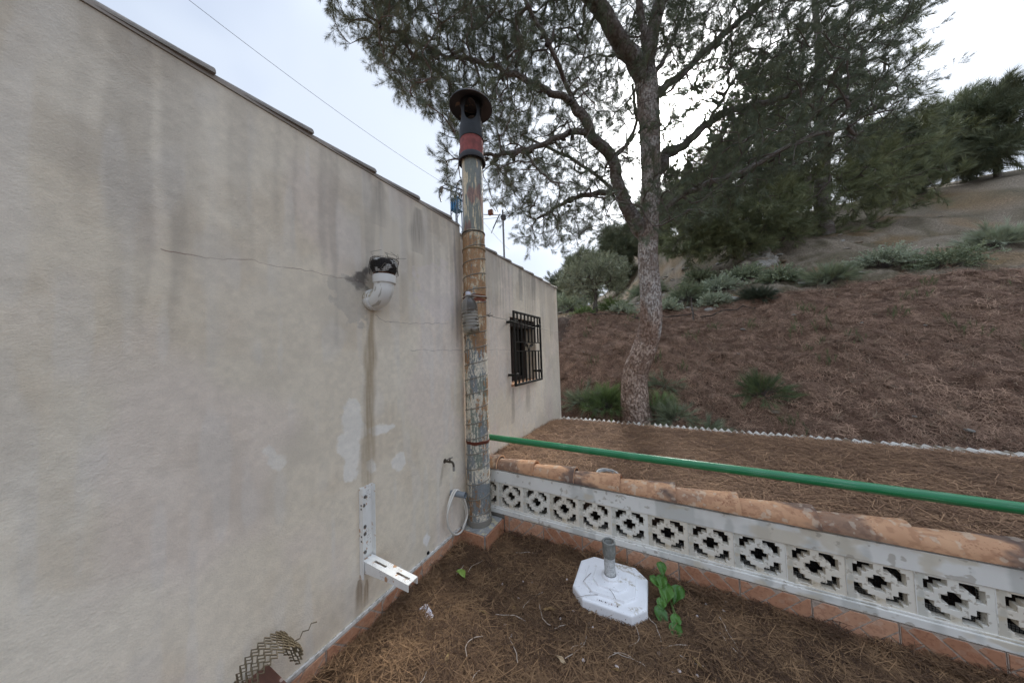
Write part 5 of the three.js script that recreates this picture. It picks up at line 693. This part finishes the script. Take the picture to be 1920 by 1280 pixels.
{
  const r = rng(500), A = [], B2 = [], C = [], tilt = (k) => V((r() - .5) * k, 1, (r() - .5) * k).normalize();
  for (let k = 0; k < 15000; k++) { const x = -.0 + 5.4 * r(), z = -2.17 + 2.7 * r(); if (x < PX + .06 && z < PZ0 + .06) continue; const nearW = x < .06 || z < ZW + .08; A.push({ p: V(Math.max(x, .02), patioY(x, z) + .004 + (nearW ? .03 : .012) * r(), Math.max(z, ZW + .05)), d: tilt(nearW ? .7 : .3), s: .8 + .5 * r() }); }
  litter('patio_needle_litter', 'thick mat of brown fallen pine needles covering the patio', A, litterClump(11, 28, .07, .115, .0019), litterVary([.068, .034, .017], [.31, .183, .09]), 501);
  for (let k = 0; k < 12500; k++) { const x = FX + .07 + 7.2 * r(), z = -2.38 - 2.36 * r(); if (z < -4.35 && r() < (-z - 4.35) * 2.2) continue; B2.push({ p: V(x, bedY(x, z) - .045 * ss(-z + .06, 4.35, 4.84) + .002, z), d: tilt(.25), s: .9 + .6 * r() }); }
  litter('roof_needle_litter', 'brown fallen pine needles lying over the corrugated roof', B2, litterClump(12, 20, .075, .12, .0028), litterVary([.14, .070, .036], [.40, .235, .125]), 502);
  for (let k = 0; k < 22000; k++) { const x = -.9 + 9.5 * r(), z = -5.15 - 4.15 * Math.pow(r(), .85); const y = groundY(x, z), e = .1, nx = groundY(x - e, z) - groundY(x + e, z), nz = groundY(x, z - e) - groundY(x, z + e); C.push({ p: V(x, y + .01, z), d: V(nx, 2 * e, nz).normalize().add(V((r() - .5) * .5, 0, (r() - .5) * .5)).normalize(), s: .7 + .7 * r() }); }
  const dg = []; for (let k = 0; k < 2600; k++) { const x = -.9 + 9.5 * r(), z = -5.2 - 4.3 * r(), y = groundY(x, z); dg.push({ p: V(x, y + .005, z), d: V((r() - .5) * 1.6, .5 + .5 * r(), (r() - .1) * 1.3).normalize(), s: .5 + .7 * r() }); }
  const wd = []; for (let k = 0; k < 260; k++) { const cx = -.5 + 8.5 * hash(k % 26, 1, 71), cz = -5.5 - 3.4 * hash(k % 26, 2, 71), x = cx + .3 * (r() - .5), z = cz + .3 * (r() - .5); wd.push({ p: V(x, groundY(x, z), z), d: V((r() - .5) * .9, 1, (r() - .2) * .7).normalize(), s: .35 + .5 * r() }); }
  litter('bank_weeds', 'scattered small green weeds on the needle bank', wd, broom, (q) => { const t = q(); return [.12 + .06 * t, .15 + .07 * t, .07 + .02 * t]; }, 505);
  litter('dry_grass', 'sparse tufts of pale dead grass on the needle bank', dg, needleSprig(17, 9, .05, .17, .0042, 1.1), litterVary([.18, .115, .075], [.48, .36, .25]), 504);
  litter('slope_needle_litter', 'reddish brown needles and dead grass covering the bank', C, litterClump(13, 18, .08, .095, .0036), litterVary([.135, .070, .042], [.48, .305, .20]), 503);
}
// pale twigs, rootlets and dry leaves on the patio
{
  const r = rng(610), pale = std({ color: hex('#b8aa9b'), roughness: .9 }); const spots = [[870, 1060], [905, 1050], [1018, 1112], [1010, 1130], [985, 1160], [1040, 1175], [905, 1190], [950, 1182], [812, 1235], [900, 1255], [1010, 1035], [1180, 1215], [1240, 1205], [1100, 1190], [1290, 1210], [1350, 1190], [1320, 1250], [1210, 1250], [1140, 1235], [1070, 1215], [1052, 1165], [1390, 1230]];
  spots.forEach(([px, py], k) => { const p = on(px, py, 'y', .035), a = r() * 6.28, L = .10 + .12 * r(), pts = [], cv = (r() - .5) * 3; let q = V(0, 0, 0), h = a; for (let i = 0; i < 9; i++) { pts.push(q.clone()); h += cv / 9 + (r() - .5) * .7; q = q.clone().add(V(Math.cos(h) * L / 9, (r() - .45) * .008, Math.sin(h) * L / 9)); } const m = mesh('dry_twig', new Tubes().add(curve(pts, 20), pts.length ? .0013 + .0010 * r() : .002, 5).geo(), pale, scene); m.position.set(p.x, patioY(p.x, p.z) + .026, p.z); tag(m, 'thin pale curled twig lying on the patio needles', 'twig', 'pale twigs on the patio'); });
  { const dk = std({ color: hex('#6b5a4c'), roughness: .9 }); for (let k = 0; k < 5; k++) { const a = r() * 6.28, L = .06 + .09 * r(), x = 1.168 + (r() - .5) * .3, z = -1.905 + (r() * .6 - .1) * .3, m = mesh('dry_twig', tube(curve([V(0, 0, 0), V(Math.cos(a) * L * .5, .004, Math.sin(a) * L * .5), V(Math.cos(a + .5 * (r() - .5)) * L, .002, Math.sin(a + .5 * (r() - .5)) * L)], 8), .0012, 4), dk, scene); m.position.set(x, .092 + (Math.abs(x - 1.168) < .13 && Math.abs(z + 1.905) < .12 ? .017 : 0), z); tag(m, 'thin dark needle twig lying on the white parasol base', 'twig', 'twigs on the parasol base'); } }
  const dry = ['#8d7148', '#a58a5c', '#bda685'].map(c => std({ color: hex(c), roughness: .8 })), lg = heartLeaf(.05, .008); [[1022, 1143], [900, 1142], [938, 1060], [968, 1140], [840, 1225], [1105, 1150], [1165, 1262], [1300, 1235], [1060, 1240]].forEach(([px, py], k) => { const p = on(px, py, 'y', .035), m = mesh('dry_leaf', lg, dry[k % 3], scene); m.position.set(p.x, patioY(p.x, p.z) + .03, p.z); m.rotation.set(.05, r() * 6, .3 * (r() - .5)); m.scale.setScalar(.8 + .5 * r()); tag(m, 'narrow dry tan leaf lying on the patio needles', 'leaf', 'dry leaves on the patio'); });
  const peb = new THREE.IcosahedronGeometry(.008, 1), pm = std({ color: hex('#b9aca6'), roughness: .8 }); for (let k = 0; k < 26; k++) { const p = on(900 + 480 * r(), 1080 + 190 * r(), 'y', .03); if (Math.abs(p.x - 1.17) < .26 && p.z < -1.68) continue; const m = mesh('seed_scale', peb, pm, scene); m.position.set(p.x, patioY(p.x, p.z) + .024, p.z); m.scale.set(1 + .4 * r(), .6, .6 + .6 * r()); m.rotation.y = r() * 6; tag(m, 'tiny pale cone scale on the patio needles', 'cone scale', 'pale specks on the patio'); }
  // tuft of orange needles in the plinth corner
  const t = on(946, 993, 'y', .05), f = mesh('orange_needle_tuft', needleSprig(70, 40, .06, .09, .003, 1.1), std({ color: new THREE.Color(.33, .17, .08), roughness: .8 }), scene); f.position.copy(t); f.rotation.set(1.2, .5, .3); tag(f, 'tuft of orange dead needles in the corner by the plinth', 'needle tuft');
}
// ------------------------------------------------------------------ brown crate with a roll of wire mesh in the corner at the wall
{
  const z1 = on(500, 1231, 'x', .02).z - .005, yT = .30, br = std({ map: makeTex(512, 256, (u, v) => { const n = fbm(u * 4, v * 40, 4, 1301); let c = mixc([82, 52, 42], [108, 72, 58], n); return mixc(c, [196, 178, 166], .8 * ss(fbm(u * 12, v * 12, 4, 1302), .72, .75)); }), roughness: .7 });
  const t = thing('wooden_crate', 'dark brown painted wooden crate against the wall', 'crate', null, V(.02, 0, z1)); for (let k = 0; k < 4; k++) mesh('plank', metreUV(box(0, .62, yT - .02, yT, .002 + k * .16, .157 + k * .16, .003), 2), br, t); for (let k = 0; k < 3; k++) mesh('plank', metreUV(box(.005, .615, .01 + k * .09, .094 + k * .09, .012, .03, .003), 2), br, t); for (const x of [.005, .595]) mesh('side_panel', metreUV(box(x, x + .02, .01, yT - .021, .031, .62, .003), 2), br, t);
  const wm = std({ color: hex('#766850'), roughness: .6, metalness: .3 }), w = thing('wire_mesh_roll', 'loose roll of brassy zigzag wire mesh lying on the brown crate', 'wire mesh', null, V(.045, yT - .012, z1 - .03));
  for (let k = 0; k < 8; k++) { const pts = []; for (let i = 0; i <= 34; i++) { const a = -.5 + i / 34 * 4.2, rr = .055 + .0016 * i; pts.push(V(.01 + k * .017 + .011 * (i % 2 ? 1 : -1), .066 + Math.sin(a) * rr * .9, .04 - Math.cos(a) * rr + .004 * (k % 3))); } mesh('zigzag_wire', new Tubes().add(pts, .0034, 5).geo(), wm, w); }
  mesh('loose_end', tube([V(.1, .12, -.0), V(.115, .125, -.02), V(.105, .135, -.035), V(.12, .135, -.05), V(.11, .145, -.065), V(.125, .145, -.08)], .0026, 5), wm, w);
}
// ------------------------------------------------------------------ aerial, power pole and cables
{
  const metal = std({ color: hex('#8f9296'), roughness: .5, metalness: .5 }), D = 5.0, b = at(945, 470, D), tp = at(943.5, 393, D), t = thing('tv_aerial', 'thin television aerial on a mast above the house roof', 'aerial', null, V(b.x, WTOP, b.z)), L = (px, py, dd = 0) => at(px, py, D + dd).sub(t.position);
  const top = L(943.5, 392), H = top.y; mesh('mast', tube([V(0, .02, 0), V(0, H, 0)], .017, 10), metal, t); mesh('clamp', box(-.03, .05, H * .9 - .04, H * .9 + .04, -.03, .03, .01), std({ color: hex('#5b5f63'), roughness: .6 }), t);
  mesh('boom', tube([L(957, 404), L(907, 402, .25)], .008, 6), metal, t); mesh('amplifier_box', (() => { const c = L(920, 398, .1); return box(c.x - .045, c.x + .045, c.y - .045, c.y + .045, c.z - .03, c.z + .03, .008); })(), std({ color: hex('#7d4f3d'), roughness: .7 }), t);
  for (const [a, c] of [[[938, 400], [921, 437]], [[936, 402], [924, 428]], [[934, 398], [918, 360]], [[930, 396], [912, 372]], [[941, 402], [932, 418]]]) mesh('element', tube([L(...a), L(...c, -.1)], .006, 6), metal, t);
  mesh('feed_cable', tube(curve([L(945, 402), L(965, 400, .1), L(985, 394, .3)], 8), .006, 5), std({ color: hex('#3a3d40') }), t);
}
{
  const D = 18, f = at(855, 372, D), gy = -.3, steel = std({ color: hex('#6d747c'), roughness: .6, metalness: .4 }), t = thing('power_pole', 'lattice steel power pole with blue transformer beyond the roof', 'power pole', null, V(f.x, gy, f.z)), L = (px, py, dd = 0) => at(px, py, D + dd).sub(t.position);
  const H = L(850, 352).y, leg = []; const w = .32; for (const sx of [-1, 1]) for (const sz of [-1, 1]) mesh('leg', tube([V(sx * w, 0, sz * w), V(sx * w * .7, H, sz * w * .7)], .045, 4), steel, t);
  for (let y = 0, k = 0; y < H - .6; y += .7, k++) for (const sz of [-1, 1]) mesh('brace', tube([V(-w * .85 * (k % 2 ? 1 : -1), y, sz * w * .85), V(w * .85 * (k % 2 ? 1 : -1), y + .7, sz * w * .85)], .022, 4), steel, t);
  const a = [L(826, 350), L(868, 366)], b = [L(833, 344), L(872, 358)], c = [L(826, 353), L(868, 372)]; for (const [p, q] of [a, b]) mesh('crossarm', tube([p, q], .05, 5), steel, t); for (let k = 0; k < 5; k++) mesh('brace', tube([a[0].clone().lerp(a[1], k / 5), b[0].clone().lerp(b[1], (k + .7) / 5)], .025, 4), steel, t);
  const ins = [L(826, 351), L(823.5, 356), L(824, 366), L(827, 378)]; mesh('insulator', tube(curve(ins, 12), .05, 6), std({ color: hex('#8d9197'), roughness: .5 }), t); mesh('insulator', tube([L(829, 350), L(827, 361)], .09, 8), std({ color: hex('#6a5a50'), roughness: .5 }), t);
  const blue = std({ color: hex('#3f78a0'), roughness: .5 }), o = L(857, 386); mesh('transformer', [box(o.x - .28, o.x + .28, o.y - .38, o.y + .33, o.z - .25, o.z + .25, .04), box(o.x - .32, o.x + .32, o.y + .335, o.y + .42, o.z - .3, o.z + .3, .02)], blue, t); for (let k = 0; k < 3; k++) mesh('fin', box(o.x - .22 + k * .17, o.x - .16 + k * .17, o.y - .3, o.y + .25, o.z + .255, o.z + .33), blue, t);
  for (const k of [-1, 0, 1]) mesh('bushing', tube([V(o.x + k * .2, o.y + .42, o.z), V(o.x + k * .2, o.y + .72, o.z)], .04, 8), std({ color: hex('#6e3f38'), roughness: .5 }), t);
  const cab = std({ color: hex('#5b6068'), roughness: .6 }), sp = (A, B, s, n = 40) => { const p = []; for (let k = 0; k <= n; k++) { const u = k / n; p.push(A.clone().lerp(B, u).add(V(0, -4 * s * u * (1 - u), 0))); } return p; };
  tag(mesh('power_cable', tube(sp(at(826, 340, D), at(300, -42, 9), .25), .008, 5), cab, scene), 'thin grey overhead cable crossing the open sky to the power pole', 'cable');
  tag(mesh('power_cable', tube(sp(at(905, 414, D + 2), at(955, 468, 26), .1), .011, 5), cab, scene), 'thin cable behind the flue running down behind the roof', 'cable');
  tag(mesh('power_cable', tube(sp(at(880, 412, D), at(1030, 388, 24), .2), .014, 5), cab, scene), 'dark cable running from the power pole behind the aerial', 'cable');
}
console.log('all done');
renderer.render(scene, camera);
